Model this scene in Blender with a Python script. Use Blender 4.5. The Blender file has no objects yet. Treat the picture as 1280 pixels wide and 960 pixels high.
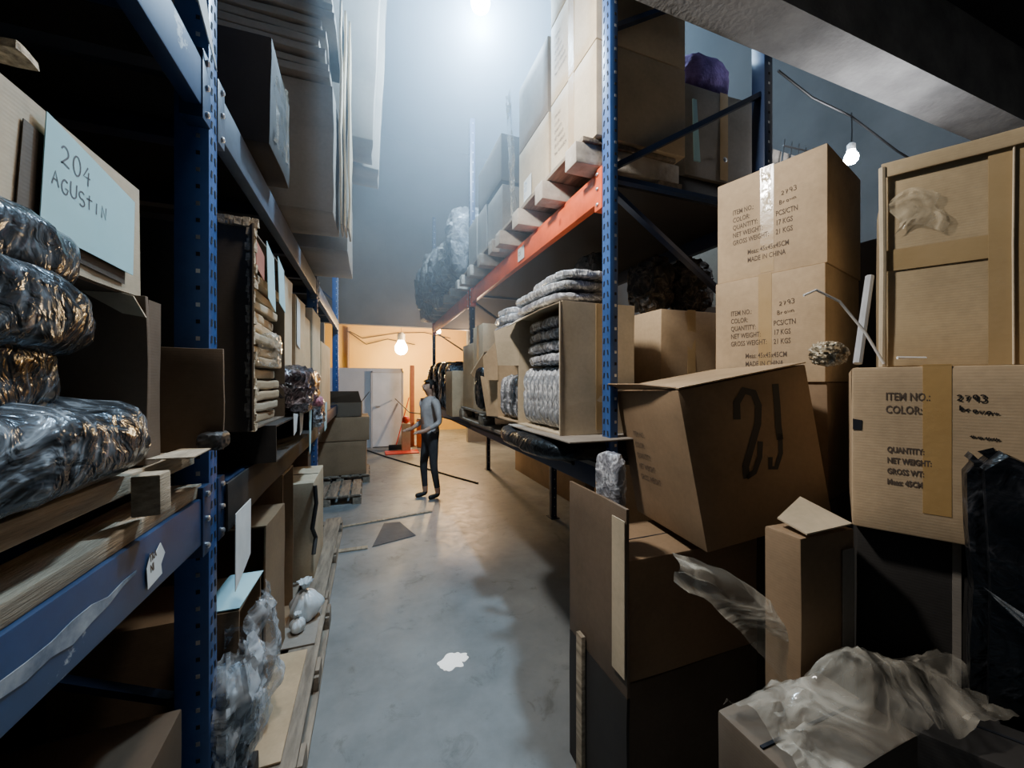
import bpy, bmesh, math, random
from mathutils import Vector, Matrix, Euler, noise
R = math.radians
rnd = random.Random(7)
S = bpy.context.scene
COL = S.collection

# ------------------------------------------------------------------ camera (aisle runs along +Y, camera turned 20 deg to the right)
YAW = R(20.3)
CZ = 1.5
cd = bpy.data.cameras.new('camera'); cam = bpy.data.objects.new('camera', cd); COL.objects.link(cam)
cam.location = (0, 0, CZ); cam.rotation_euler = (R(90), 0, -YAW)
cd.sensor_width = 36; cd.lens = 480 * 36 / 1280; cd.clip_start = .02; cd.clip_end = 60
cd.shift_y = -2 / 1280
S.camera = cam

# ------------------------------------------------------------------ materials
MATS = {}
def mat(name):
    m = bpy.data.materials.new(name); m.use_nodes = True
    nt = m.node_tree; nt.nodes.clear()
    out = nt.nodes.new('ShaderNodeOutputMaterial')
    return m, nt, out
def node(nt, typ, **kw):
    n = nt.nodes.new(typ)
    for k, v in kw.items():
        if k in n.inputs: n.inputs[k].default_value = v
        else: setattr(n, k, v)
    return n
def ramp(nt, fac, stops):
    r = nt.nodes.new('ShaderNodeValToRGB'); e = r.color_ramp.elements
    while len(e) < len(stops): e.new(.5)
    for i, (p, c) in enumerate(stops):
        e[i].position = p; e[i].color = (c[0], c[1], c[2], 1) if len(c) == 3 else c
    nt.links.new(fac, r.inputs[0]); return r
def coords(nt, scale=(1, 1, 1), world=False):
    if world:
        g = nt.nodes.new('ShaderNodeNewGeometry'); src = g.outputs['Position']
    else:
        t = nt.nodes.new('ShaderNodeTexCoord'); src = t.outputs['Object']
    mp = nt.nodes.new('ShaderNodeMapping'); mp.inputs['Scale'].default_value = scale
    nt.links.new(src, mp.inputs[0]); return mp.outputs[0]
def noise_mat(name, c0, c1, scale=3, stretch=(1, 1, 1), rough=.75, metal=0, bump=.15, bscale=30, coat=0, spec=.5, detail=6, lo=.35, hi=.7, world=False, rough2=None, dist=0):
    if name in MATS: return MATS[name]
    m, nt, out = mat(name)
    p = node(nt, 'ShaderNodeBsdfPrincipled', Roughness=rough, Metallic=metal)
    p.inputs['Specular IOR Level'].default_value = spec
    p.inputs['Coat Weight'].default_value = coat; p.inputs['Coat Roughness'].default_value = .12
    v = coords(nt, stretch, world)
    n = node(nt, 'ShaderNodeTexNoise', Scale=scale, Detail=detail, Roughness=.62, Distortion=dist); nt.links.new(v, n.inputs['Vector'])
    r = ramp(nt, n.outputs['Fac'], [(lo, c0), (hi, c1)]); nt.links.new(r.outputs[0], p.inputs['Base Color'])
    if rough2 is not None:
        rr = ramp(nt, n.outputs['Fac'], [(lo, (rough,) * 3), (hi, (rough2,) * 3)]); nt.links.new(rr.outputs[0], p.inputs['Roughness'])
    if bump:
        b = node(nt, 'ShaderNodeBump', Strength=bump, Distance=.01)
        n2 = node(nt, 'ShaderNodeTexNoise', Scale=bscale, Detail=4); nt.links.new(v, n2.inputs['Vector'])
        nt.links.new(n2.outputs['Fac'], b.inputs['Height']); nt.links.new(b.outputs[0], p.inputs['Normal'])
    nt.links.new(p.outputs[0], out.inputs[0]); MATS[name] = m; return m
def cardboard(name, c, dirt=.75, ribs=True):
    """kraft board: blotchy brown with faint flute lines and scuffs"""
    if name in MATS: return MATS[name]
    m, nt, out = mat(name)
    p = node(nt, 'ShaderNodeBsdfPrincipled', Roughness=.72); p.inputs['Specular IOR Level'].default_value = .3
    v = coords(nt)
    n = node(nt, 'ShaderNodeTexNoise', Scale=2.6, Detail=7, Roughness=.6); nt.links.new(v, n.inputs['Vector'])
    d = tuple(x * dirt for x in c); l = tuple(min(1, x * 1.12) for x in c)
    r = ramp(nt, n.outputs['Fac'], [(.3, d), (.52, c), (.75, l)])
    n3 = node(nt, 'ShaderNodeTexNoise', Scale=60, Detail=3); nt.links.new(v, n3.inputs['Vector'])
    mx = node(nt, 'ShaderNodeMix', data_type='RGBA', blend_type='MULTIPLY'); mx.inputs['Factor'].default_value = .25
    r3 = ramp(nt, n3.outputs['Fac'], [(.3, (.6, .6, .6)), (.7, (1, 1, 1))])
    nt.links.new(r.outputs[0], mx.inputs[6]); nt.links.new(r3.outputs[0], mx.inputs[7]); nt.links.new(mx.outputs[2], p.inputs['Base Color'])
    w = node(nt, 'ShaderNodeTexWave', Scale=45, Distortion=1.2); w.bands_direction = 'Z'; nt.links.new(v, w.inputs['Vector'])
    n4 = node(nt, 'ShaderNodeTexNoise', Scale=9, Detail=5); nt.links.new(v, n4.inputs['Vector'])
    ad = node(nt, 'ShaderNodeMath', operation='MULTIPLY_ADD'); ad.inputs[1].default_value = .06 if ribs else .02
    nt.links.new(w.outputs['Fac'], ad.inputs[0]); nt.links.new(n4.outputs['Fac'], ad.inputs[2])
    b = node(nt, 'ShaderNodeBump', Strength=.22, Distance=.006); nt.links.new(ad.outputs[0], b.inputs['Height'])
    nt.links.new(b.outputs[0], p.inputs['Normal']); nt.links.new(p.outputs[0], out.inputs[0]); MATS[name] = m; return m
def polybag(name, dark, light, bias=.5, scale=7, stretch=(1, 1, 1), rough=.16, coat=.8, mul=.25):
    """garment seen through crinkled clear film: dark cloth with film highlights painted as thin bright crease lines"""
    if name in MATS: return MATS[name]
    m, nt, out = mat(name)
    p = node(nt, 'ShaderNodeBsdfPrincipled', Roughness=rough); p.inputs['Coat Weight'].default_value = coat; p.inputs['Coat Roughness'].default_value = .1; p.inputs['Specular Tint'].default_value = (.5, .76, 1, 1); p.inputs['Specular IOR Level'].default_value = .3
    v = coords(nt, stretch)
    n = node(nt, 'ShaderNodeTexNoise', Scale=scale, Detail=3, Roughness=.55, Distortion=2.2); nt.links.new(v, n.inputs['Vector'])
    mid = tuple((a * .75 + b * .25) for a, b in zip(dark, light))
    r = ramp(nt, n.outputs['Fac'], [(.36, dark), (bias - .035, mid), (bias, light), (bias + .04, mid), (.68, dark)])  # bright band paints the film's crease highlights into the colour
    n2 = node(nt, 'ShaderNodeTexNoise', Scale=scale * .45, Detail=2); nt.links.new(v, n2.inputs['Vector'])
    r2 = ramp(nt, n2.outputs['Fac'], [(.4, (mul, mul, mul)), (.6, (1, 1, 1))])
    mx = node(nt, 'ShaderNodeMix', data_type='RGBA', blend_type='MULTIPLY'); mx.inputs['Factor'].default_value = 1
    nt.links.new(r.outputs[0], mx.inputs[6]); nt.links.new(r2.outputs[0], mx.inputs[7]); nt.links.new(mx.outputs[2], p.inputs['Base Color'])
    n5 = node(nt, 'ShaderNodeTexNoise', Scale=scale * 3.2, Detail=3, Distortion=1.5); nt.links.new(v, n5.inputs['Vector'])
    ad = node(nt, 'ShaderNodeMath', operation='MULTIPLY_ADD'); ad.inputs[1].default_value = .45
    nt.links.new(n5.outputs['Fac'], ad.inputs[0]); nt.links.new(n.outputs['Fac'], ad.inputs[2])
    b = node(nt, 'ShaderNodeBump', Strength=.85, Distance=.02); nt.links.new(ad.outputs[0], b.inputs['Height'])
    nt.links.new(b.outputs[0], p.inputs['Normal']); nt.links.new(b.outputs[0], p.inputs['Coat Normal'])
    nt.links.new(p.outputs[0], out.inputs[0]); MATS[name] = m; return m
def film(name, tint=(.8, .85, .9), base=.18):
    """loose clear plastic film"""
    if name in MATS: return MATS[name]
    m, nt, out = mat(name)
    tr = node(nt, 'ShaderNodeBsdfTransparent', Color=(.93, .95, .97, 1))
    p = node(nt, 'ShaderNodeBsdfPrincipled', Roughness=.12); p.inputs['Base Color'].default_value = (*tint, 1); p.inputs['Coat Weight'].default_value = 1
    v = coords(nt)
    n = node(nt, 'ShaderNodeTexNoise', Scale=6, Detail=3, Distortion=1.2); nt.links.new(v, n.inputs['Vector'])
    b = node(nt, 'ShaderNodeBump', Strength=.5, Distance=.03); nt.links.new(n.outputs['Fac'], b.inputs['Height'])
    nt.links.new(b.outputs[0], p.inputs['Normal'])
    r = ramp(nt, n.outputs['Fac'], [(.42, (base * .5,) * 3), (.52, (min(1, base + .35),) * 3), (.58, (base,) * 3), (.7, (min(1, base + .45),) * 3)])
    mx = nt.nodes.new('ShaderNodeMixShader'); nt.links.new(r.outputs[0], mx.inputs[0]); nt.links.new(tr.outputs[0], mx.inputs[1]); nt.links.new(p.outputs[0], mx.inputs[2])
    nt.links.new(mx.outputs[0], out.inputs[0]); MATS[name] = m; return m
def plain(name, c, rough=.6, metal=0, coat=0, em=0, emc=None):
    if name in MATS: return MATS[name]
    m, nt, out = mat(name)
    p = node(nt, 'ShaderNodeBsdfPrincipled', Roughness=rough, Metallic=metal); p.inputs['Coat Weight'].default_value = coat
    v = coords(nt); n = node(nt, 'ShaderNodeTexNoise', Scale=14, Detail=4); nt.links.new(v, n.inputs['Vector'])
    r = ramp(nt, n.outputs['Fac'], [(.3, tuple(x * .85 for x in c)), (.7, tuple(min(1, x * 1.08) for x in c))]); nt.links.new(r.outputs[0], p.inputs['Base Color'])
    if em:
        p.inputs['Emission Color'].default_value = (*(emc or c), 1); p.inputs['Emission Strength'].default_value = em
    nt.links.new(p.outputs[0], out.inputs[0]); MATS[name] = m; return m
def steel(name, c, wear=(.35, .37, .4), amount=.62, rough=.38):
    if name in MATS: return MATS[name]
    m, nt, out = mat(name)
    p = node(nt, 'ShaderNodeBsdfPrincipled', Roughness=rough)
    v = coords(nt)
    n = node(nt, 'ShaderNodeTexNoise', Scale=3.5, Detail=9, Roughness=.7); nt.links.new(v, n.inputs['Vector'])
    r = ramp(nt, n.outputs['Fac'], [(.3, tuple(x * .6 for x in c)), (amount - .08, c), (amount, c), (amount + .025, wear)])
    nt.links.new(r.outputs[0], p.inputs['Base Color'])
    b = node(nt, 'ShaderNodeBump', Strength=.12, Distance=.004); nt.links.new(n.outputs['Fac'], b.inputs['Height']); nt.links.new(b.outputs[0], p.inputs['Normal'])
    nt.links.new(p.outputs[0], out.inputs[0]); MATS[name] = m; return m

CB_TAN = cardboard('kraft_tan', (.50, .365, .225))
CB_PALE = cardboard('kraft_pale', (.56, .46, .32))
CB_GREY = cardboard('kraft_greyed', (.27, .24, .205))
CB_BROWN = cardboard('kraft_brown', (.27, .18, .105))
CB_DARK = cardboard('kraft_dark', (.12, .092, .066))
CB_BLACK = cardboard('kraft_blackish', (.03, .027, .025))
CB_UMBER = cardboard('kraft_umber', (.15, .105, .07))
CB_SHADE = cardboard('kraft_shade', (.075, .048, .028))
CB_EDGE = noise_mat('torn_board_edge', (.2, .15, .1), (.75, .62, .42), scale=60, rough=.9, bump=.6, bscale=90)
TAPE = noise_mat('brown_tape', (.40, .27, .13), (.47, .33, .17), scale=5, rough=.28, bump=.1, coat=.3)
TAPE_CLEAR = noise_mat('shiny_clear_tape', (.55, .42, .25), (.85, .75, .55), scale=14, rough=.12, bump=.8, bscale=25, coat=1)
INK = plain('printed_ink', (.10, .07, .05), .8)
MARKER = plain('black_marker', (.015, .013, .012), .6)
PENCIL = plain('grey_pen', (.10, .11, .13), .8)
BLUE = steel('blue_steel', (.035, .105, .32), amount=.66)
BLUE_D = steel('dark_blue_steel', (.012, .03, .085), amount=.72)
ORANGE = steel('orange_steel', (.85, .13, .035), wear=(.5, .3, .2), amount=.7)
SLOT = plain('slot_shadow', (.006, .008, .014), .9)
BOLT = plain('zinc_bolt', (.6, .62, .65), .3, .8)
WOOD = noise_mat('pallet_wood', (.22, .16, .10), (.48, .37, .25), scale=3, stretch=(1, 1, 9), rough=.8, bump=.3, bscale=12)
WOOD_Y = noise_mat('pallet_wood_grey', (.14, .115, .09), (.34, .28, .21), scale=4, stretch=(8, 1, 8), rough=.85, bump=.3, bscale=12)
PLY = noise_mat('plywood_edge', (.20, .16, .11), (.50, .41, .29), scale=5, stretch=(6, 1, 14), rough=.8, bump=.3)
BAG_DARK = polybag('dark_garment_bag', (.018, .021, .026), (.36, .43, .50), .52, 6, rough=.24, coat=.12)
BAG_BLACK = polybag('black_bag', (.004, .004, .005), (.05, .05, .055), .6, 5, rough=.42, coat=.25)
BAG_SILVER = polybag('silver_garment_bag', (.10, .11, .125), (.92, .95, .98), .48, 9, (1, 1, .6), mul=.6)
BAG_BRIGHT = polybag('bright_silver_bag', (.30, .32, .35), (1, 1, 1), .48, 12, (1, 1, .5), mul=.75, rough=.25)
BAG_PALE = polybag('pale_grey_bag', (.22, .22, .25), (.85, .87, .92), .5, 7, mul=.7, rough=.25)
BAG_GREY = polybag('grey_garment_bag', (.09, .095, .11), (.62, .66, .72), .5, 6, mul=.5)
BAG_WHITE = noise_mat('white_bag', (.55, .62, .66), (.88, .92, .94), scale=6, rough=.3, bump=.9, bscale=9, coat=.4)
FILM = film('clear_film')
FILM_W = film('milky_film', (.55, .50, .41), .24)
TAPE_F = film('crumpled_tape_film', (.62, .52, .36), .16)
CYAN = noise_mat('cyan_paper', (.36, .62, .68), (.44, .70, .75), scale=3, rough=.85, bump=.05)
PAPER = noise_mat('white_paper', (.62, .66, .66), (.8, .83, .82), scale=5, rough=.85, bump=.05)
WHITE_P = plain('white_plastic', (.8, .8, .8), .4)
PURPLE = noise_mat('purple_cloth', (.09, .05, .15), (.21, .13, .33), scale=14, rough=.95, bump=.6, bscale=60)
CONCRETE = noise_mat('beam_concrete', (.24, .235, .23), (.40, .39, .38), scale=5, rough=.9, bump=.4, bscale=40)
RED = plain('red_plastic', (.75, .06, .03), .45)
ORP = plain('orange_plastic', (.85, .22, .05), .5)
BLACK = plain('black_rubber', (.012, .012, .013), .55)

# ------------------------------------------------------------------ mesh building
class MB:
    def __init__(s): s.bm = bmesh.new(); s.mats = []
    def mi(s, m):
        if m not in s.mats: s.mats.append(m)
        return s.mats.index(m)
    def _tag(s, faces, m):
        i = s.mi(m)
        for f in faces: f.material_index = i
    def box(s, a, b, m, M=None, bev=0):
        a = Vector(a); b = Vector(b)
        r = bmesh.ops.create_cube(s.bm, size=1)
        vs = r['verts']
        T = Matrix.Translation((a + b) / 2) @ Matrix.Diagonal((*(Vector((abs(b[i] - a[i]) for i in range(3)))), 1))
        bmesh.ops.transform(s.bm, matrix=T, verts=vs)
        if bev:
            es = list({e for v in vs for e in v.link_edges})
            q = bmesh.ops.bevel(s.bm, geom=es, offset=bev, segments=2, affect='EDGES', profile=.6)
            vs = list({v for f in q['faces'] for v in f.verts} | {v for v in vs if v.is_valid})
        fs = list({f for v in vs for f in v.link_faces})
        if M is not None: bmesh.ops.transform(s.bm, matrix=M, verts=vs)
        s._tag(fs, m); return s
    def plate(s, pts, th, m):
        """flat sheet through 4+ corners, thickened along its normal"""
        pts = [Vector(p) for p in pts]
        n = (pts[1] - pts[0]).cross(pts[-1] - pts[0]).normalized() * th / 2
        t = [s.bm.verts.new(p + n) for p in pts]; bt = [s.bm.verts.new(p - n) for p in pts]
        k = len(pts); fs = [s.bm.faces.new(t), s.bm.faces.new(bt[::-1])]
        for i in range(k): fs.append(s.bm.faces.new((t[i], bt[i], bt[(i + 1) % k], t[(i + 1) % k])))
        s._tag(fs, m); return s
    def tube(s, pts, r, m, n=8):
        pts = [Vector(p) for p in pts]; rings = []
        for i, p in enumerate(pts):
            d = (pts[min(i + 1, len(pts) - 1)] - pts[max(i - 1, 0)]).normalized()
            u = d.orthogonal().normalized() if i == 0 else (rings_u - d * rings_u.dot(d)).normalized()
            rings_u = u; w = d.cross(u)
            rr = r[i] if isinstance(r, (list, tuple)) else r
            rings.append([s.bm.verts.new(p + (u * math.cos(2 * math.pi * k / n) + w * math.sin(2 * math.pi * k / n)) * rr) for k in range(n)])
        fs = []
        for a, b in zip(rings, rings[1:]):
            for k in range(n): fs.append(s.bm.faces.new((a[k], a[(k + 1) % n], b[(k + 1) % n], b[k])))
        fs.append(s.bm.faces.new(rings[0][::-1])); fs.append(s.bm.faces.new(rings[-1]))
        s._tag(fs, m); return s
    def lathe(s, prof, m, n=20, M=None):
        rings = []
        for (r, z) in prof: rings.append([s.bm.verts.new((r * math.cos(2 * math.pi * k / n), r * math.sin(2 * math.pi * k / n), z)) for k in range(n)])
        fs = []
        for a, b in zip(rings, rings[1:]):
            for k in range(n): fs.append(s.bm.faces.new((a[k], a[(k + 1) % n], b[(k + 1) % n], b[k])))
        fs.append(s.bm.faces.new(rings[0][::-1])); fs.append(s.bm.faces.new(rings[-1]))
        if M is not None: bmesh.ops.transform(s.bm, matrix=M, verts=[v for q in rings for v in q])
        s._tag(fs, m); return s
    def ribbon(s, pts, w, m, nrm=(0, 0, 1)):
        """flat pen stroke in the local xy plane"""
        pts = [Vector((p[0], p[1], 0)) for p in pts]; L = []
        for i, p in enumerate(pts):
            d = pts[min(i + 1, len(pts) - 1)] - pts[max(i - 1, 0)]
            d = d.normalized() if d.length else Vector((1, 0, 0)); q = Vector((-d.y, d.x, 0)) * w / 2
            L.append((s.bm.verts.new(p + q), s.bm.verts.new(p - q)))
        fs = [s.bm.faces.new((a[0], a[1], b[1], b[0])) for a, b in zip(L, L[1:])]
        s._tag(fs, m); return s
    def rough(s, amp, freq=3, seed=0, cuts=0):
        if cuts: bmesh.ops.subdivide_edges(s.bm, edges=s.bm.edges[:], cuts=cuts, use_grid_fill=True)
        o = Vector((seed * 7.31, seed * 3.7, seed * 1.9))
        for v in s.bm.verts: v.co += noise.noise_vector(v.co * freq + o) * amp
        return s
    def build(s, name, parent=None, M=None, smooth=True):
        bmesh.ops.recalc_face_normals(s.bm, faces=s.bm.faces[:])
        me = bpy.data.meshes.new(name); s.bm.to_mesh(me); s.bm.free()
        for m in s.mats: me.materials.append(m)
        if smooth:
            me.shade_smooth(); me.set_sharp_from_angle(angle=R(32))
        o = bpy.data.objects.new(name, me); COL.objects.link(o)
        if parent: o.parent = parent
        if M is not None: o.matrix_local = M
        return o
def tag(o, label=None, cat=None, group=None, kind=None):
    if label: o['label'] = label
    if cat: o['category'] = cat
    if group: o['group'] = group
    if kind: o['kind'] = kind
    return o
def empty(name, label, cat, loc=(0, 0, 0), rz=0, M=None, group=None):
    o = bpy.data.objects.new(name, None); COL.objects.link(o); o.empty_display_size = .1
    if M is not None: o.matrix_world = M
    else: o.location = loc; o.rotation_euler = (0, 0, R(rz))
    return tag(o, label, cat, group)
def copy_tree(o, parent=None):
    c = o.copy(); COL.objects.link(c); c.parent = parent
    if parent is not None: c.matrix_parent_inverse = o.matrix_parent_inverse.copy()
    for ch in list(o.children): copy_tree(ch, c)
    return c
def face_matrix(w, d, h, face, off=.002):
    """frame on a carton's face: x to the reader's right, y up, z out"""
    if face == '-y': X, Y, Z, O = (1, 0, 0), (0, 0, 1), (0, -1, 0), (0, -d / 2 - off, h / 2)
    elif face == '+y': X, Y, Z, O = (-1, 0, 0), (0, 0, 1), (0, 1, 0), (0, d / 2 + off, h / 2)
    elif face == '-x': X, Y, Z, O = (0, -1, 0), (0, 0, 1), (-1, 0, 0), (-w / 2 - off, 0, h / 2)
    elif face == '+x': X, Y, Z, O = (0, 1, 0), (0, 0, 1), (1, 0, 0), (w / 2 + off, 0, h / 2)
    else: X, Y, Z, O = (1, 0, 0), (0, 1, 0), (0, 0, 1), (0, 0, h + off)
    M = Matrix.Identity(4)
    for i in range(3): M[i][0] = X[i]; M[i][1] = Y[i]; M[i][2] = Z[i]; M[i][3] = O[i]
    return M
def text(parent, body, size, m, M, name='printed_text', shear=0, align='LEFT', spacing=1, bold=0, label=None, cond=.64):
    cu = bpy.data.curves.new(name, 'FONT'); cu.body = body; cu.size = size; cu.shear = shear; cu.align_x = align; cu.align_y = 'CENTER'
    cu.space_line = spacing; cu.offset = bold; cu.resolution_u = 2; cu.extrude = 0
    to = bpy.data.objects.new(name, cu); COL.objects.link(to)
    dg = bpy.context.evaluated_depsgraph_get(); me = bpy.data.meshes.new_from_object(to.evaluated_get(dg))
    bpy.data.objects.remove(to); bpy.data.curves.remove(cu)
    me.name = name; me.materials.clear(); me.materials.append(m)
    me.transform(Matrix.Diagonal((cond, 1, 1, 1)))
    o = bpy.data.objects.new(name, me); COL.objects.link(o); o.parent = parent; o.matrix_local = M
    if label: o['label'] = label
    return o
# hand-lettering: strokes on a unit-wide, unit-high cell
def arc(cx, cy, rx, ry, a0, a1, n=10): return [(cx + rx * math.cos(R(a0 + (a1 - a0) * i / n)), cy + ry * math.sin(R(a0 + (a1 - a0) * i / n))) for i in range(n + 1)]
GLYPH = {
 '2': [arc(.4, .7, .35, .3, 160, -40) + [(.05, .02), (.3, .1), (.85, 0)]], '0': [arc(.45, .5, .35, .5, 90, 450, 14)],
 '4': [[(.55, 1), (.05, .35), (.85, .4)], [(.65, .75), (.6, -.1)]], '7': [[(.05, .95), (.8, .95), (.35, 0)], [(.25, .5), (.75, .5)]],
 '9': [arc(.42, .7, .3, .28, 0, 360) + [(.65, 0)]], '3': [arc(.35, .75, .35, .25, 150, -90, 8) + arc(.35, .25, .4, .27, 90, -150, 8)], '1': [[(.2, .75), (.5, 1), (.45, 0)]],
 'A': [[(0, 0), (.4, 1), (.85, 0)], [(.15, .4), (.7, .42)]], 'G': [arc(.5, .5, .45, .5, 50, 300, 12) + [(.9, .4), (.5, .42)]], 'E': [[(.8, 1), (.1, 1), (.1, 0), (.85, 0)], [(.1, .5), (.6, .5)]],
 'U': [[(.05, 1)] + arc(.42, .35, .37, .35, 180, 360) + [(.8, 1)]], 'S': [arc(.45, .73, .38, .26, 40, 270, 8) + arc(.45, .25, .38, .25, 90, -140, 8)],
 'T': [[(.4, 1.1), (.4, 0)], [(0, .75), (.85, .8)]], 'I': [[(.4, .9), (.4, 0)]], 'N': [[(.1, 0), (.1, 1), (.8, 0), (.8, 1)]],
 'O': [arc(.45, .5, .4, .5, 90, 450, 14)], 'b': [[(.1, 1), (.1, 0)], arc(.4, .25, .3, .25, 180, -180)], 'w': [[(0, .55), (.2, 0), (.4, .5), (.6, 0), (.85, .55)]],
 'r': [[(.1, .55), (.15, 0)], arc(.4, .3, .25, .25, 170, 40, 5)], 'o': [arc(.4, .27, .3, .27, 90, 450)], 'n': [[(.1, .55), (.1, 0)], arc(.4, .3, .28, .25, 180, 0, 6) + [(.68, 0)]],
 'B': [[(.1, 0), (.1, 1)] + arc(.2, .76, .45, .24, 90, -90, 6) + arc(.2, .26, .55, .26, 90, -90, 6)], '/': [[(.1, 0), (.8, 1)]], '~': [[(0, .3), (.2, .5), (.35, .2), (.55, .5), (.7, .25), (.95, .4)]],
}
def hand(parent, lines, size, w, m, M, name='handwriting', jit=.06, slope=0, label=None, lead=1.5):
    mb = MB(); q = random.Random(len(lines[0]) * 13 + 5)
    for li, ln in enumerate(lines):
        x = 0
        for ch in ln:
            if ch != ' ':
                k = size * (1 + q.uniform(-.1, .1)); dy = q.uniform(-jit, jit) * size
                for st in GLYPH[ch]: mb.ribbon([(x + a * k * .72, -li * size * lead + b * k + dy + slope * x, 0) for a, b in st], w, m)
            x += size * .82
    o = mb.build(name, parent, M, smooth=False)
    if label: o['label'] = label
    return o

# ------------------------------------------------------------------ cartons
def carton(label, size, loc, rz=0, m=CB_TAN, tapes=(), M=None, name='carton', cat='carton', group=None, seed=None, rough=.004, tape_m=None, tw=.055, open_lid=False):
    """closed box; tapes: list of '-y','-x','+x' faces the centre tape runs down, or 'top'"""
    w, d, h = size
    seed = seed if seed is not None else rnd.randint(1, 900)
    root = empty(name, label, cat, loc, rz, M, group)
    mb = MB().box((-w / 2, -d / 2, 0), (w / 2, d / 2, h), m, bev=.006); mb.rough(0, cuts=0)
    bmesh.ops.subdivide_edges(mb.bm, edges=[e for e in mb.bm.edges if e.calc_length() > .1], cuts=5, use_grid_fill=True)
    mb.rough(rough, 4, seed); mb.build('box', root)
    f = MB()
    # closing flaps: a thin seam along the top
    f.box((-w / 2 + .004, -.003, h - .002), (w / 2 - .004, .003, h + .0012), SLOT); f.build('flap_seam', root)
    t = MB(); any_t = False; tm = tape_m or TAPE
    for fc in tapes:
        any_t = True
        if fc in ('-y', '+y'):
            sg = -1 if fc == '-y' else 1
            y0, y1 = sg * (d / 2 + .0007), sg * (d / 2 + .0001)
            t.box((-tw / 2, min(y0, y1), .01), (tw / 2, max(y0, y1), h + .004), tm)
        elif fc in ('-x', '+x'):
            sg = -1 if fc == '-x' else 1
            x0, x1 = sg * (w / 2 + .0007), sg * (w / 2 + .0001)
            t.box((min(x0, x1), -tw / 2, .01), (max(x0, x1), tw / 2, h + .004), tm)
        elif fc == 'topx': t.box((-w / 2 - .005, -tw / 2, h + .003), (w / 2 + .005, tw / 2, h + .0048), tm)
        elif fc == 'topy': t.box((-tw / 2, -d / 2 - .005, h + .003), (tw / 2, d / 2 + .005, h + .0048), tm)
    if any_t: t.build('tape', root)
    else: t.bm.free()
    return root
def abox(label, x0, x1, y0, y1, z0, z1, rz=0, **k):
    return carton(label, (x1 - x0, y1 - y0, z1 - z0), ((x0 + x1) / 2, (y0 + y1) / 2, z0), rz, **k)
def open_carton(label, x0, x1, y0, y1, z0, z1, open_side, m=CB_TAN, inner=None, flaps=(), name='open_carton', cat='carton', group=None, th=.007, rz=0, torn=False):
    """box missing one side (or its top); flaps: lists of 4 local points"""
    w, d, h = x1 - x0, y1 - y0, z1 - z0
    root = empty(name, label, cat, ((x0 + x1) / 2, (y0 + y1) / 2, z0), rz, None, group)
    a, b = w / 2, d / 2; mb = MB()
    if open_side != '-z': mb.box((-a, -b, 0), (a, b, th), m)
    if open_side != '+z': mb.box((-a, -b, h - th), (a, b, h), m)
    if open_side != '-x': mb.box((-a, -b, th), (-a + th, b, h - th), m)
    if open_side != '+x': mb.box((a - th, -b, th), (a, b, h - th), m)
    if open_side != '-y': mb.box((-a, -b, th), (a, -b + th, h - th), m)
    if open_side != '+y': mb.box((-a, b - th, th), (a, b, h - th), m)
    bmesh.ops.subdivide_edges(mb.bm, edges=[e for e in mb.bm.edges if e.calc_length() > .12], cuts=3, use_grid_fill=True)
    mb.rough(.004, 5, rnd.randint(0, 99)); mb.build('box', root)
    for p in flaps:
        f = MB(); f.plate(p, .005, m)
        f.build('flap', root)
    return root

# ------------------------------------------------------------------ bags
def lump(sx, sy, sz, m, seed, amp=.12, freq=3.2, ex=4, cuts=12, sag=0):
    mb = MB(); r = bmesh.ops.create_cube(mb.bm, size=2)
    bmesh.ops.subdivide_edges(mb.bm, edges=mb.bm.edges[:], cuts=cuts, use_grid_fill=True)
    o = Vector((seed * 1.7, seed * 2.3, seed * .9)); sm = min(sx, sy, sz)
    for v in mb.bm.verts:
        p = v.co; l = (abs(p.x) ** ex + abs(p.y) ** ex + abs(p.z) ** ex) ** (1 / ex); p = p / l
        q = Vector((p.x * sx / 2, p.y * sy / 2, p.z * sz / 2))
        k = noise.ridged_multi_fractal(q * freq / max(sx, sy, sz) * 2 + o, 1, 2, 4, 1, 2) - 1
        n2 = noise.noise_vector(q * 9 + o)
        q += p.normalized() * k * amp * sm * .7 + n2 * amp * sm * .35
        q.z += sag * ((q.x / sx) ** 2 + (q.y / sy) ** 2)
        v.co = q
    zmin = min(v.co.z for v in mb.bm.verts)
    for v in mb.bm.verts: v.co.z -= zmin
    mb._tag(mb.bm.faces, m); return mb
def bag(label, loc, size, m, rot=(0, 0, 0), name='garment_bag', cat='bag', group=None, seed=None, amp=.12, freq=3.2, ex=4, sag=0, seam=False):
    """plastic-wrapped garment bundle with a flat sealed edge"""
    seed = seed if seed is not None else rnd.randint(1, 999)
    o = lump(*size, m, seed, amp, freq, ex, sag=sag).build(name)
    o.location = loc; o.rotation_euler = tuple(R(a) for a in rot)
    if not seam: return tag(o, label, cat, group)
    f = MB(); n = 14; sx, sy, sz = size; rows = []
    for i in range(n + 1):
        t = i / n - .5; x = t * sx * .92
        z = sz * .5 + .02 * noise.noise(Vector((x * 9, seed, 0)))
        rows.append([(x, -sy * .46, z), (x * 1.02, -sy * .53, z + .018 * noise.noise(Vector((x * 20, seed, 3)))), (x * 1.03, -sy * .57, z - .01 + .03 * noise.noise(Vector((x * 15, seed, 8))))])
    V = [[f.bm.verts.new(p) for p in r] for r in rows]; fs = []
    for a, b in zip(V, V[1:]):
        for k in range(2): fs.append(f.bm.faces.new((a[k], b[k], b[k + 1], a[k + 1])))
    f._tag(fs, FILM); f.build('sealed_edge', o)
    return tag(o, label, cat, group)
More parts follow.
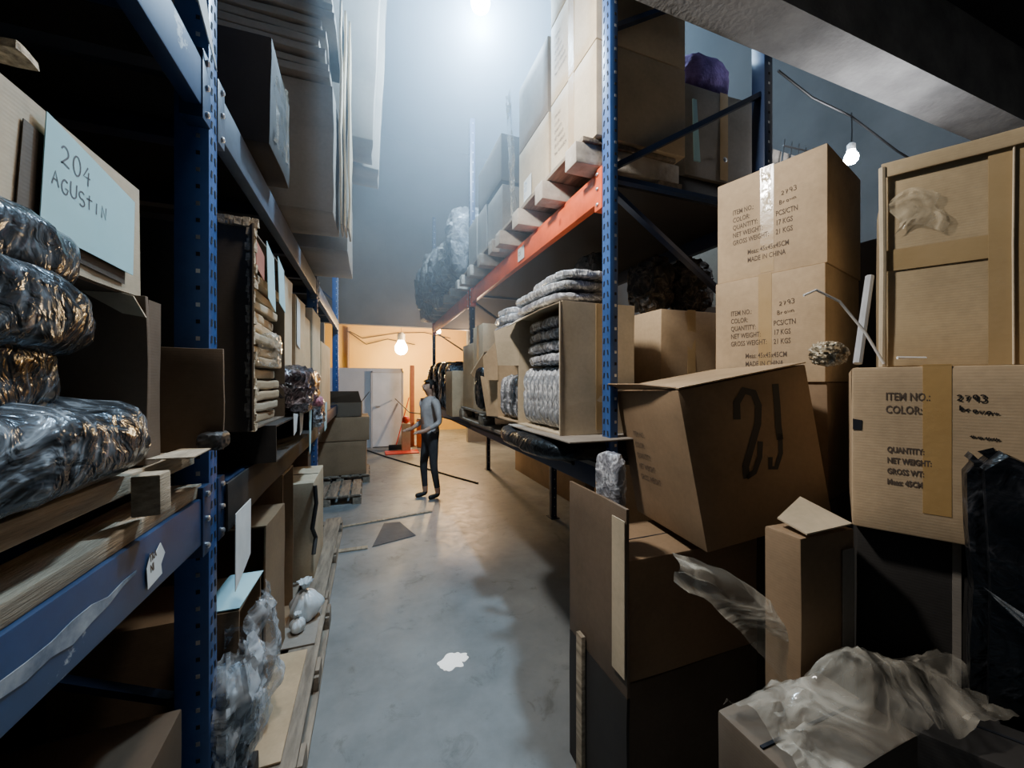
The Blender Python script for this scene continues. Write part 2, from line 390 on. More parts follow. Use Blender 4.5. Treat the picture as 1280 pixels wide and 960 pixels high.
def film_sheet(name, label, fn, nu, nv, m, cat='plastic sheet', thing=True, parent=None):
    mb = MB(); g = [[mb.bm.verts.new(fn(i / nu, j / nv)) for j in range(nv + 1)] for i in range(nu + 1)]
    fs = [mb.bm.faces.new((g[i][j], g[i + 1][j], g[i + 1][j + 1], g[i][j + 1])) for i in range(nu) for j in range(nv)]
    mb._tag(fs, m); o = mb.build(name, parent)
    if thing: tag(o, label, cat)
    return o

def tied_bag(name, label, loc, r, h, m, seed=1):
    '''plastic carrier bag gathered into pleats and knotted at the top'''
    mb = MB(); n, k = 56, 22; rings = []
    for j in range(k + 1):
        t = j / k; R0 = r * (math.sin(math.pi * min(1, t * 1.15 + .14)) ** .55 if t < .78 else .22 + 1.2 * (t - .80) ** 2 * 6)
        ring = []
        for i in range(n):
            a = 2 * math.pi * i / n
            pl = 1 + (.05 + .20 * t) * .5 * math.sin(9 * a + 3 * noise.noise(Vector((math.cos(a) * 2, math.sin(a) * 2, seed)))) + .22 * noise.noise(Vector((math.cos(a) * 1.6, math.sin(a) * 1.6, t * 3 + seed)))
            ring.append(mb.bm.verts.new((R0 * pl * math.cos(a), R0 * pl * math.sin(a), h * t + .02 * h * noise.noise(Vector((i * .3, t * 6, seed))))))
        rings.append(ring)
    for a, b in zip(rings, rings[1:]):
        for i in range(n): mb.bm.faces.new((a[i], a[(i + 1) % n], b[(i + 1) % n], b[i]))
    mb.bm.faces.new(rings[0][::-1]); zm = min(v.co.z for v in mb.bm.verts)
    for v in mb.bm.verts: v.co.z -= zm
    mb._tag(mb.bm.faces, m); o = mb.build(name); o.location = loc
    return tag(o, label, 'bag')

# ------------------------------------------------------------------ pallets
def bearer_pallet(label, x0, x1, y0, y1, z0, n=4, group=None):
    '''pallet seen end-on: thick pale bearers poke out under a set-back deck'''
    w, d = x1 - x0, y1 - y0
    root = empty('pallet', label, 'pallet', ((x0 + x1) / 2, (y0 + y1) / 2, z0), 0, None, group)
    BW = noise_mat('bearer_wood', (.30, .27, .23), (.55, .50, .43), scale=6, rough=.85, bump=.3)
    for k in range(n):
        y = -d / 2 + .06 + k * (d - .12) / (n - 1)
        MB().box((-w / 2, y - .05, 0), (w / 2, y + .05, .095), BW, bev=.005).rough(.004, 7, k, 3).build('bearer', root)
    for k in range(5):
        x = -w / 2 + .10 + k * (w - .2) / 4
        MB().box((x - .07, -d / 2, .098), (x + .07, d / 2, .118), WOOD_Y, bev=.002).rough(.003, 5, k, 2).build('deck_board', root)
    return root
def pallet(label, x0, x1, y0, y1, z0, h=.13, m=WOOD, nblk=3, group=None, rz=0, inset=0, h0=.02, td=.02):
    w, d = x1 - x0, y1 - y0
    root = empty('pallet', label, 'pallet', ((x0 + x1) / 2, (y0 + y1) / 2, z0), rz, None, group)
    n = 6; bw = w / n * .8
    for i in range(n):                       # top boards run along y (the aisle)
        x = -w / 2 + (i + .5) * w / n
        mb = MB().box((x - bw / 2, -d / 2, h - td), (x + bw / 2, d / 2, h), m, bev=.002); mb.rough(.003, 5, i); mb.build('deck_board', root)
    for x in (-w / 2 + .05, 0, w / 2 - .05):
        MB().box((x - .05, -d / 2, 0), (x + .05, d / 2, h0), m, bev=.002).rough(.004, 6, 5, 4).build('bottom_board', root)
        if inset and x > 0: x -= inset
        for k in range(nblk):
            y = -d / 2 + .07 + k * (d - .14) / (nblk - 1)
            MB().box((x - .05, y - .07, h0 + .0005), (x + .05, y + .07, h - td - .0205), CB_SHADE if inset else m, bev=.004).build('block', root)  # with inset, blocks and stringers carry the gap's shade as dark colour
    for k in range(nblk):
        y = -d / 2 + .07 + k * (d - .14) / (nblk - 1)
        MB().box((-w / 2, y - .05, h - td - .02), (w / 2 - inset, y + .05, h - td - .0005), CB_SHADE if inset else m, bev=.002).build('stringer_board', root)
    return root

# ------------------------------------------------------------------ racks
def upright(root, x, y, z0, z1, face, m=BLUE, wy=.055, dx=.075, inward=1, label=None):
    """perforated C-post; slots on the aisle face (normal = face) and on the near side"""
    xa, xb = (x, x + dx * inward); x0, x1 = min(xa, xb), max(xa, xb)
    mb = MB().box((x0, y - wy / 2, z0), (x1, y + wy / 2, z1), m, bev=.003)
    n = int((z1 - z0) / .05); fx = x - face * -.0006
    for i in range(n):
        z = z0 + .03 + i * .05
        for sy in (-.012, .012):
            f = .0012 * face
            mb.plate([(x + f, y + sy - .0045 + .004 * (1 if sy > 0 else -1), z - .011), (x + f, y + sy + .0045 + .004 * (1 if sy > 0 else -1), z - .011), (x + f, y + sy + .0045, z + .011), (x + f, y + sy - .0045, z + .011)], .001, SLOT)
        mb.plate([(x + .022 * inward, y - wy / 2 - .0008, z - .006), (x + .032 * inward, y - wy / 2 - .0008, z - .006), (x + .032 * inward, y - wy / 2 - .0008, z + .006), (x + .022 * inward, y - wy / 2 - .0008, z + .006)], .001, SLOT if i % 2 else BOLT)
    if z0 < .02: mb.box((x0 - .02, y - wy / 2 - .03, 0), (x1 + .02, y + wy / 2 + .03, .008), m)
    o = mb.build('upright', root)
    if label: o['label'] = label
    return o
def beam(root, x, y0, y1, z0, z1, m, th=.045, inward=1, face=1, hooks=True, label=None):
    xa, xb = x, x + th * inward
    mb = MB().box((min(xa, xb), y0, z0), (max(xa, xb), y1, z1), m, bev=.006)
    # step on the inner top edge that carries the deck
    b = mb.build('beam', root)
    if label: b['label'] = label
    if hooks:
        for y, sg in ((y0, 1), (y1, -1)):
            c = MB().box((x - .004 * inward, y - .004 * sg, z0 - .035), (x + (th + .008) * inward, y + .055 * sg, z1 + .03), m, bev=.004)
            for zz in (z0 - .01, (z0 + z1) / 2, z1 + .005):
                c.lathe([(.0085, 0), (.0085, .006), (.005, .009)], BOLT, 10, Matrix.Translation((x - .003 * inward, y + .028 * sg, zz)) @ Matrix.Rotation(R(90) * face, 4, 'Y'))
            c.build('beam_connector', b)
    return b
def bar(root, a, b, m, r=.016, name='brace'):
    a, b = Vector(a), Vector(b); d = (b - a); L = d.length
    M = Matrix.Translation(a) @ d.to_track_quat('Z', 'Y').to_matrix().to_4x4()
    mb = MB().box((-r, -r * .6, 0), (r, r * .6, L), m, M=M)
    mb.bm.normal_update(); return mb.build(name, root)
#@@SCENE
# ================================================================== THE SETTING
FLOOR = None
def floor_grey():
    m, nt, out = mat('polished_concrete')
    p = node(nt, 'ShaderNodeBsdfPrincipled'); v = coords(nt, (1, 1, 1), True)
    n = node(nt, 'ShaderNodeTexNoise', Scale=1.3, Detail=9, Roughness=.65); nt.links.new(v, n.inputs['Vector'])
    r = ramp(nt, n.outputs['Fac'], [(.3, (.125, .138, .142)), (.5, (.20, .215, .22)), (.72, (.28, .295, .295))]); 
    n2 = node(nt, 'ShaderNodeTexNoise', Scale=5, Detail=8, Roughness=.7, Distortion=1); nt.links.new(v, n2.inputs['Vector'])
    r2 = ramp(nt, n2.outputs['Fac'], [(.3, (.55, .53, .5)), (.42, (.95, .95, .95)), (.8, (1, 1, 1))])
    mx = node(nt, 'ShaderNodeMix', data_type='RGBA', blend_type='MULTIPLY'); mx.inputs['Factor'].default_value = .8
    nt.links.new(r.outputs[0], mx.inputs[6]); nt.links.new(r2.outputs[0], mx.inputs[7]); nt.links.new(mx.outputs[2], p.inputs['Base Color'])
    rr = ramp(nt, n2.outputs['Fac'], [(.3, (.55,) * 3), (.7, (.34,) * 3)]); nt.links.new(rr.outputs[0], p.inputs['Roughness'])
    b = node(nt, 'ShaderNodeBump', Strength=.12, Distance=.01); nt.links.new(n2.outputs['Fac'], b.inputs['Height']); nt.links.new(b.outputs[0], p.inputs['Normal'])
    nt.links.new(p.outputs[0], out.inputs[0]); return m
WALL = noise_mat('grey_render_wall', (.13, .125, .115), (.20, .19, .175), scale=.9, rough=.9, bump=.2, bscale=18, detail=9, world=True)
WALL_D = noise_mat('dark_wall', (.05, .05, .052), (.085, .085, .085), scale=1.2, rough=.95, bump=.2, bscale=12, world=True)
YEL = noise_mat('ochre_wall', (.66, .37, .07), (.74, .44, .10), scale=1.1, rough=.85, bump=.1, world=True)
PART = noise_mat('white_partition', (.52, .54, .57), (.66, .67, .69), scale=1.2, rough=.55, bump=.08, world=True)
CEIL = noise_mat('dark_ceiling', (.03, .032, .036), (.055, .056, .06), scale=1.5, rough=.95, bump=.1, world=True)
def struct(name, boxes, m, **k):
    mb = MB()
    for a, b in boxes: mb.box(a, b, m)
    o = mb.build(name, smooth=False); o['kind'] = 'structure'; return o
X0, X1, Y0, YB, YF, HT = -1.9, 4.2, -3.2, 9.4, 12.2, 7.2
struct('floor', [((X0 - .1, Y0 - .1, -.1), (X1 + .1, YF + .1, 0))], floor_grey())
struct('ceiling', [((X0 - .1, Y0 - .1, HT), (X1 + .1, YF + .1, HT + .1))], CEIL)
struct('wall_left', [((X0 - .1, Y0, 0), (X0, YF, HT))], WALL_D)
struct('wall_right', [((X1, Y0, 0), (X1 + .1, YF, HT))], WALL_D)
struct('wall_back', [((X0, Y0 - .1, 0), (X1, Y0, HT))], WALL_D)
struct('wall_front', [((X0, YB, 2.82), (X1, YB + .15, HT)), ((X0, YB, 0), (-.95, YB + .15, 2.82)), ((2.3, YB, 0), (X1, YB + .15, 2.82))], WALL)
struct('wall_far', [((X0, YF, 0), (X1, YF + .1, HT))], YEL)
struct('partition_panel', [((-.95, YB + .02, 0), (.72, YB + .08, 1.83))], PART)
# white sheet door leaning half open in the partition, with its frame
DOORM = noise_mat('shiny_white_door', (.62, .68, .72), (.85, .9, .95), scale=1.6, rough=.35, bump=.1, world=True)
dr = struct('door_1', [((.06, YB - .045, .02), (.70, YB - .005, 1.72))], DOORM)
fr = MB().box((.02, YB - .055, 0), (.055, YB - .002, 1.76), PART).box((.705, YB - .055, 0), (.74, YB - .002, 1.76), PART).box((.02, YB - .055, 1.725), (.74, YB - .002, 1.76), PART).build('door_frame', dr)
MB().tube([(.13, YB - .05, .95), (.13, YB - .09, .95), (.22, YB - .09, .95)], .012, BOLT).build('door_handle', dr)
# concrete beam and slab over the right-hand side
struct('trim_1', [((.88, 1.15, 3.15), (X1, 1.37, 3.6))], CONCRETE)
struct('ceiling_slab', [((.88, Y0, 3.6), (X1, 1.37, 3.75))], CEIL)

# ================================================================== LIGHT
W = bpy.data.worlds.new('world'); S.world = W; W.use_nodes = True
W.node_tree.nodes['Background'].inputs[0].default_value = (.55, .68, .85, 1); W.node_tree.nodes['Background'].inputs[1].default_value = .07
def glow(name, c, s): return plain(name, (.9, .9, .9), .4, em=s, emc=c)
def bulb_lamp(label, loc, top, r, c, strength, power, group=None, sock=WHITE_P, spot=None):
    root = empty('hanging_lamp', label, 'lamp', loc, group=group)
    prof = [(.001, -r), (r * .5, -r * .87), (r * .87, -r * .5), (r, 0), (r * .9, r * .5), (r * .6, r * 1.05), (r * .45, r * 1.3)]
    MB().lathe(prof, glow(label[:20], c, strength)).build('bulb', root)
    MB().lathe([(r * .5, r * 1.3), (r * .6, r * 1.35), (r * .6, r * 2.3), (r * .3, r * 2.6)], sock).build('socket', root)
    MB().tube([(0, 0, r * 2.6), (.004, 0, (top - loc[2]) * .6), (0, 0, top - loc[2])], .005, BLACK).build('cable', root)
    ld = bpy.data.lights.new('lamp_light', 'SPOT' if spot else 'POINT'); ld.energy = power; ld.color = c[:3]; ld.shadow_soft_size = r * 1.2
    lo = bpy.data.objects.new('lamp_light', ld); COL.objects.link(lo); lo.location = (0, 0, -r * 2.4); lo.parent = root
    if spot:
        ld.spot_size = R(160); ld.spot_blend = .8
        lo.rotation_euler = (Vector(spot) - Vector(loc)).to_track_quat('-Z', 'Y').to_euler()
        sd = MB(); n = 20     # spun reflector shade turned the way the light points
        for k in range(1): sd.lathe([(r * .7, r * 1.9), (r * 1.5, r * 1.6), (r * 2.6, r * .2), (r * 2.5, r * .2), (r * 1.4, r * 1.5), (r * .7, r * 1.8)], WHITE_P, n)
        sd.build('lamp_shade', root)
    return root
bulb_lamp('bright bluish white lamp hanging high over the middle of the aisle', (.81, 2.9, 4.47), HT, .075, (.52, .76, 1), 120, 340)
bulb_lamp('cool white lamp hanging high above the near aisle', (-.05, 1.34, 3.25), HT, .07, (1, .95, .88), 6, 112, spot=(1.38, 1.0, 1.95))
bulb_lamp('glowing warm lamp in front of the ochre far wall', (.80, 10.9, 2.42), HT, .17, (1, .80, .46), 50, 80)
bulb_lamp('warm lamp in the back room behind the doorway', (1.75, 10.6, 2.9), HT, .08, (1, .66, .3), 60, 140)  # extra lamp added to warm the far floor
bulb_lamp('small white bulb in a socket under the concrete beam', (2.68, 1.44, 2.83), 3.1, .035, (.93, .95, 1), 120, 5)
bulb_lamp('white lamp low behind the far end of the right rack', (2.0, 8.3, 1.95), 2.3, .06, (1, .66, .40), 40, 85)  # hidden lamp added to brighten the white door and far floor

# ================================================================== LEFT RACK
rl = empty('pallet_rack', 'blue steel pallet rack along the left side of the aisle', 'rack', (0, 0, 0))
for y in (-1.05, 1.42, 3.92, 6.42):
    upright(rl, -.45, y, 0, 3.9, 1, BLUE, wy=.065, dx=.085, inward=-1)
    upright(rl, -1.45, y, 0, 3.9, -1, BLUE_D, wy=.065, dx=.085, inward=1)
    bar(rl, (-.53, y, 2.75), (-1.37, y, 3.5), BLUE_D); bar(rl, (-.53, y, .5), (-1.37, y, .5), BLUE_D); bar(rl, (-.53, y, .55), (-1.37, y, .95), BLUE_D)
BLUE_B = steel('blue_beam_scraped', (.012, .044, .125), wear=(.42, .46, .50), amount=.63, rough=.42)
lb = {}
for a, b in ((-1.05, 1.42), (1.42, 3.92), (3.92, 6.42)):
    for z in (1.035, 2.29):
        lb[(a, z)] = beam(rl, -.45, a + .033, b - .033, z, z + .135, BLUE_B if a < 0 else BLUE_D if z < 2 else steel('grey_beam_steel', (.10, .125, .17), wear=(.4, .42, .45)), inward=-1, face=1)
        beam(rl, -1.4, a + .033, b - .033, z, z + .135, BLUE_D, inward=-1, face=1, hooks=False)
    for k in range(4):
        y = a + .3 + k * (b - a - .6) / 3
        for z in (1.11, 2.365): MB().box((-1.4, y - .03, z), (-.495, y + .03, z + .055), BLUE_D).build('support_bar', rl)
    for z in (2.4255,): MB().box((-1.44, a + .04, z), (-.46, b - .04, z + .018), CB_BLACK).build('deck_sheet', rl)
# torn sticker and scraped paint on the near lower beam
nb = lb[(-1.05, 1.035)]
st = MB().plate([(-.4475, 1.045, 1.055), (-.4475, 1.105, 1.062), (-.4475, 1.10, 1.085), (-.4475, 1.118, 1.105), (-.4475, 1.098, 1.135), (-.4475, 1.075, 1.12), (-.4475, 1.055, 1.128), (-.4475, 1.04, 1.10)], .001, PAPER).build('torn_sticker', nb)
def aisle_M(x, y, z, rot=0):      # text plane facing +x (towards the aisle from the left rack)
    M = Matrix(((0, 0, 1, x), (1, 0, 0, y), (0, 1, 0, z), (0, 0, 0, 1))); return M @ Matrix.Rotation(R(rot), 4, 'Z')
text(nb, 'TRA\nNI', .024, INK, aisle_M(-.4466, 1.052, 1.105, 8), 'printed_text', bold=.001)
sc_ = MB(); q = random.Random(3)
top = [(.60 + i * .045, 1.118 - .012 * q.random()) for i in range(10)]; bot = [(.60 + i * .045, 1.075 + .02 * q.random() + (.02 if i > 7 else 0)) for i in range(10)]
sc_.plate([(-.4488, y, z) for y, z in bot] + [(-.4488, y, z) for y, z in top[::-1]], .0012, noise_mat('scraped_grey', (.10, .13, .18), (.36, .39, .42), scale=14, rough=.8)).build('torn_label_strip', nb)
# pale sheet folded over the upper beam
tag(MB().plate([(-.43, 1.10, 2.62), (-.43, 1.385, 2.43), (-.43, 1.36, 2.46), (-.43, 1.12, 2.9)], .003, PAPER).build('paper_sheet'), 'pale sheet hanging at top left beside the blue post', 'paper')

# ---- lower shelf, near bay
tag(pallet('wooden pallet on the near left blue beam, under plastic bags', -1.4, -.46, .1, 1.36, 1.1705, .135, PLY, inset=.13, h0=.035, td=.04), )
# the marked carton: a slanting flap strip with a card taped on
mk = empty('open_carton', 'carton with a cyan card reading 204 AGUSTIN', 'carton', (-.52, .96, 1.70))
MB().box((-.62, -.27, -.0), (-.005, .21, .006), CB_DARK).box((-.62, -.275, 0), (-.614, .21, .25), CB_DARK).box((-.62, .204, 0), (-.005, .21, .25), CB_DARK).build('box', mk)
mb = MB().box((-.005, -.34, .005), (.0, .215, .262), CB_PALE)
bmesh.ops.subdivide_edges(mb.bm, edges=[e for e in mb.bm.edges if e.calc_length() > .1], cuts=6, use_grid_fill=True); mb.rough(.005, 5, 3).build('side_panel', mk)
cdn = MB().plate([(.011, -.10, .055), (.011, .165, .045), (.011, .172, .215), (.011, -.085, .255)], .0015, CYAN).build('name_card', mk)
hand(cdn, ['204'], .034, .0032, PENCIL, aisle_M(.0122, -.055, .185, -2), jit=.1)
hand(cdn, ['AGUSTIN'], .026, .0030, PENCIL, aisle_M(.0122, -.075, .137, -2), jit=.12)
MB().plate([(.0030, -.135, .035), (.0030, .150, .020), (.0030, .158, .2), (.0030, -.118, .22)], .0015, CB_DARK).build('card_shadow', mk)  # dark plate painted as the name card's cast shadow
tag(MB().box((-.06, -.02, 0), (.05, .02, .012), CB_EDGE).rough(.006, 20, 4, 4).build('torn_cardboard'), 'torn cardboard edge at the far left above the bags', 'cardboard').location = (-.515, .765, 1.967)

# clear bags of dark clothes piled in front of it
g = 'plastic bags of dark clothes on the near left shelf'
for i, (z, h, y1, x, w, lab) in enumerate([
        (1.307, .155, 1.05, -.60, .50, 'bottom bag of dark clothes lying on the left pallet'),
        (1.432, .14, .93, -.66, .44, 'second bag up in the left pile of dark clothes'),
        (1.535, .15, .965, -.635, .46, 'third bag up in the left pile of dark clothes'),
        (1.640, .13, .97, -.65, .42, 'top bag of dark clothes under the cyan name card')]):
    o = bag(lab, (x, y1 - .22, z), (.36, w, h), BAG_DARK, (0, 0, 0), 'clothes_bag', 'bag', g, seed=i + 4, amp=.11, freq=2.0, ex=4)
# dark cartons between the bags and the post
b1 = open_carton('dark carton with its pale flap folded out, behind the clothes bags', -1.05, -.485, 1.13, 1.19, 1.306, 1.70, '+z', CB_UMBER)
f2 = MB().plate([(-.655, 1.112, 1.74), (-.50, 1.108, 1.695), (-.478, 1.11, 1.648), (-.52, 1.112, 1.655)], .004, CB_PALE); bpy.context.view_layer.update()
o = f2.build('flap', b1); o.matrix_parent_inverse = Matrix.Translation(-Vector(b1.location))
pc = MB().box((-.80, 1.128 - .012, 1.31), (-.480, 1.128, 1.70), CB_UMBER, bev=.002).rough(.004, 6, 2, 4); o = pc.build('front_panel', b1); o.matrix_parent_inverse = Matrix.Translation(-Vector(b1.location))
c = MB().box((-.05, -.005, 0), (.107, .005, .294), CB_UMBER, bev=.002).rough(.006, 7, 5, 5).build('cardboard_sheet'); c.location = (-.505, 1.335, 1.306); tag(c, 'dark cardboard sheet standing up before the near left post', 'cardboard')
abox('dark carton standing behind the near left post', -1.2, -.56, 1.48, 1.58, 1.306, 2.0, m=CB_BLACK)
tag(MB().plate([(-.475, 1.10, 1.325), (-.40, 1.14, 1.318), (-.41, 1.28, 1.318), (-.478, 1.28, 1.320)], .003, PLY).build('paper_sheet'), 'cream paper sheet lying by the foot of the dark cartons', 'paper')
tag(MB().box((-.05, -.025, 0), (.0, .025, .085), PLY, bev=.004).rough(.003, 8, 3).build('wood_block'), 'small pale wood block on the near left blue beam', 'wood block').location = (-.41, 1.03, 1.222)
tag(lump(.06, .1, .05, BLACK, 3, .1).build('black_pouch'), 'small black pouch in front of the near left post', 'pouch').location = (-.42, 1.33, 1.306)
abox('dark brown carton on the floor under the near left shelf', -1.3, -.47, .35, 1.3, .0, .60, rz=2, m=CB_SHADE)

# ---- lower shelf, second bay
tray = open_carton('shallow dark tray carton open to the aisle, left shelf', -1.25, -.36, 1.80, 2.9, 1.172, 1.325, '+x', CB_BLACK)
MB().box((-.455 + .805 - .36 + .45, -.505, .0), (.446, -.48, .153), CB_PALE).build('pale_edge', tray) if False else None
tag(MB().box((-.4485, 1.50, 1.01), (-.4405, 3.85, 1.168), CB_BLACK, bev=.002).rough(.008, 4, 8, 8).build('cardboard_sheet'), 'black cardboard strip added to hide the beam along the left shelf edge', 'cardboard')  # strip added so the lit beam behind it reads dark
tc = open_carton('tall torn carton full of folded cardboard, left shelf', -1.1, -.40, 1.6, 2.2, 1.326, 2.06, '+x', CB_DARK,
    flaps=[[(.35, -.30, .0), (.35, -.30, .73), (.375, -.36, .72), (.372, -.35, .01)]])
e = MB(); q = random.Random(5)
for i in range(40):
    z = .0 + i * .73 / 40
    e.box((.345 + q.uniform(-.006, .006), -.312 + q.uniform(-.01, .006), z), (.36 + q.uniform(0, .012), -.290 + q.uniform(-.006, .012), z + .026), CB_EDGE)
for i in range(9):
    e.box((.26 + i * .012, -.31 + q.uniform(-.01, .006), .725), (.28 + i * .012, -.285, .745 + q.uniform(0, .012)), CB_EDGE)
e.rough(.005, 40, 2).build('torn_edge', tc)
n = 13
for i in range(n):
    z = 1.334 + i * .046; tl = rnd.uniform(-.015, .02)
    o = MB().box((-.33, -.24, 0), (.33, .24, .036), [CB_TAN, CB_PALE, CB_TAN][i % 3], bev=.008).rough(.006, 9, i, 5).build('folded_cardboard')
    o.location = (-.75 + tl, 1.9, z); o.rotation_euler = (0, 0, R(rnd.uniform(-2, 2)))
    tag(o, 'folded cardboard piece stacked inside the tall torn carton', 'cardboard', 'folded cardboard inside the torn carton')
for i, (y, lab) in enumerate([(1.79, 'nearer of two cyan cards hanging on the torn carton'), (1.99, 'farther of two cyan cards hanging on the torn carton')]):
    o = MB().plate([(-.384, y, 1.84 + .02 * i), (-.378, y + .10, 1.80 + .03 * i), (-.385, y + .10, 2.03), (-.39, y, 2.07)], .002, CYAN).build('name_card')
    tag(o, lab, 'card')
tag(MB().plate([(-.395, 1.66, 1.93), (-.392, 1.76, 1.90), (-.394, 1.77, 2.0), (-.396, 1.66, 2.03)], .003, plain('reddish_card', (.35, .12, .08), .8)).build('name_card'), 'dull red card on the torn carton, left of cyan cards', 'card')
tag(lump(.07, .1, .13, FILM_W, 6, .2).build('plastic_scrap'), 'crumpled clear plastic scrap stuck to the torn carton', 'plastic').location = (-.372, 1.76, 1.56)
abox('pale narrow carton next past the torn carton', -1.1, -.42, 2.22, 2.52, 1.326, 2.07, m=CB_PALE, rough=.006)
c = abox('tan carton with a pale paper slip, left shelf', -1.1, -.41, 2.56, 2.90, 1.326, 2.02, m=CB_TAN, rough=.006)
MB().plate([(.350, -.16, .40), (.350, -.05, .38), (.350, -.05, .66), (.350, -.16, .68)], .002, PAPER).build('paper_slip', c)
abox('tan carton in the row before the farthest left carton', -1.1, -.43, 2.96, 3.3, 1.173, 1.97, m=CB_TAN, rough=.006)
c = abox('large plain carton at the far end of the left shelf', -1.1, -.42, 3.34, 3.85, 1.173, 2.08, m=CB_PALE)
abox('carton on the left shelf beyond the second post', -1.1, -.44, 4.1, 5.0, 1.18, 1.9, m=CB_TAN)
bag('plastic bag of dark clothes with pink garment on left shelf', (-.40, 2.45, 1.327), (.22, .5, .24), polybag('plum_garment_bag', (.02, .012, .016), (.42, .34, .36), .52, 8), (0, 0, 0), 'clothes_bag', seed=12, amp=.16)
tag(lump(.05, .16, .05, plain('pink_cloth', (.5, .2, .26), .8), 8, .2).build('pink_cloth'), 'pink cloth poking out of the dark clothes bag', 'cloth').location = (-.285, 2.48, 1.36)
for i, (y, z0, z1, m_, lab) in enumerate([(2.12, 1.24, 1.34, PAPER, 'white torn paper tag at the edge of the dark tray'), (2.30, 1.22, 1.33, PAPER, 'white paper tag hanging under the dark clothes bag'),
        (2.62, 1.06, 1.36, CYAN, 'long cyan paper strip hanging from the left shelf'), (3.45, 1.10, 1.33, CYAN, 'pale cyan tag hanging beside the far left carton')]):
    w = .09 if i != 3 else .2
    o = MB().plate([(-.346, y, z0), (-.350, y + w, z0 + .012), (-.345, y + w * .9, z1), (-.347, y - .01, z1 + .01)], .002, m_).rough(.004, 12, i).build('paper_tag'); tag(o, lab, 'paper tag')
bag('crumpled clear bag at the lip of the left shelf', (-.375, 3.15, 1.172), (.11, .3, .20), BAG_GREY, (0, 0, 0), 'clothes_bag', seed=23, amp=.2)

# ---- top of the left rack, second bay
bw = abox('black wrapped bundle on the upper left beam', -1.2, -.37, 1.75, 2.15, 2.444, 2.86, m=CB_BLACK, rough=.012)
film_sheet('wrap_film', None, lambda u, v: Vector((.418 + .014 * noise.noise(Vector((u * 7, v * 7, 1))), -.15 + .32 * u, .38 - .34 * v + .05 * u)), 10, 12, FILM_W, thing=False, parent=bw)
g = 'flattened cartons stacked on the upper left shelf'
abox('greyish carton under the flattened cartons, upper left shelf', -1.15, -.19, 2.35, 2.75, 2.444, 3.15, m=CB_GREY, rough=.008)
for i in range(9):
    o = MB().box((-.5, -.24, 0), (.47, .24, .040), CB_GREY, bev=.006).rough(.010, 6, i, 5).build('flattened_carton')
    o.location = (-.68 + rnd.uniform(-.05, .03), 2.55 + rnd.uniform(-.02, .02), 3.158 + i * .053); o.rotation_euler = (R(rnd.uniform(-1, 1)), 0, R(rnd.uniform(-1.5, 1.5)))
    tag(o, 'flattened carton in the upper left stack of flattened cartons', 'cardboard', g)
for i in range(3):
    o = MB().box((-.006, -.12, 0), (.006, .12, 1.33), CB_PALE, bev=.002).rough(.012, 3, i, 6).build('cardboard_sheet')
    o.location = (-.165 + i * .02, 2.62 + i * .09, 2.45 + i * .02)
    tag(o, ['innermost', 'middle', 'outermost'][i] + ' of three upright cardboard sheets on the upper left stack', 'cardboard')
abox('grey carton under the tall leaning cardboard sheets', -1.1, -.15, 3.0, 3.8, 2.444, 3.33, m=CB_GREY)
for i in range(2):
    o = MB().box((-.55, -.35, 0), (.44, .35, 1.9), [CB_GREY, CB_GREY][i], bev=.01).rough(.015, 3, i + 5, 6).build('tall_flat_carton')
    o.scale = (1, .5, 1)
    o.location = (-.42 + .05 * i, 3.25 + i * .40, 3.335); o.rotation_euler = (0, R(2.5), 0)
    tag(o, ['nearer', 'farther'][i] + ' of two tall flat cartons high on the left rack', 'carton')

# ---- floor level, left
P1 = pallet('grey wooden pallet on the floor at the near left', -1.3, -.23, 1.55, 2.68, 0, .13, WOOD_Y)
P2 = pallet('dark wooden pallet on the floor, second along left', -1.3, -.26, 2.74, 4.3, 0, .12, WOOD_Y)
pallet('dark wooden pallet by the far brown cartons', -.9, -.1, 5.1, 5.9, 0, .12, WOOD_Y)
g = 'cardboard sheets flat on the near left pallet'
for i, (x0, x1, y0, y1, m_, lab) in enumerate([(-1.1, -.30, 1.58, 2.2, CB_TAN, 'tan cardboard sheet lying on the near left pallet'), (-.9, -.27, 2.24, 2.6, CB_GREY, 'greyed cardboard sheet lying on the near left pallet')]):
    o = MB().box((x0, y0, .132), (x1, y1, .140), m_, bev=.002).rough(.004, 5, i, 6).build('cardboard_sheet'); tag(o, lab, 'cardboard')
open_carton('open carton with a cyan inner face on the left pallet', -.95, -.44, 1.63, 1.93, .145, .68, '+x', CB_BROWN)
o = MB().plate([(-.56, 1.635, .688), (-.44, 1.635, .688), (-.43, 1.92, .690), (-.55, 1.92, .690)], .004, CYAN).build('paper_sheet'); tag(o, 'cyan sheet on top of the open carton, near left pallet', 'paper')
open_carton('tall brown carton standing on the near left pallet', -1.0, -.43, 2.0, 2.34, .142, .86, '-y', CB_BROWN, rz=-2)
open_carton('brown open carton behind the tall brown carton', -1.0, -.44, 2.37, 2.66, .142, 1.0, '+x', CB_BROWN)
abox('beige carton with dark cord on the second left pallet', -1.0, -.37, 3.0, 3.6, .122, .80, m=CB_PALE)
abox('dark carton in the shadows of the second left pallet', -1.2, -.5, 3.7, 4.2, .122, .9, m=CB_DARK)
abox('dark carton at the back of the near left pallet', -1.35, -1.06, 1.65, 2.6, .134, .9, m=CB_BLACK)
tag(MB().tube([(-.36, 2.99 + .0, .78), (-.35, 2.97, .66), (-.37, 2.94, .5), (-.355, 2.985, .42), (-.36, 2.92, .33)], .014, BLACK).build('power_cable'), 'tangled black cord hanging on the beige carton', 'cord')
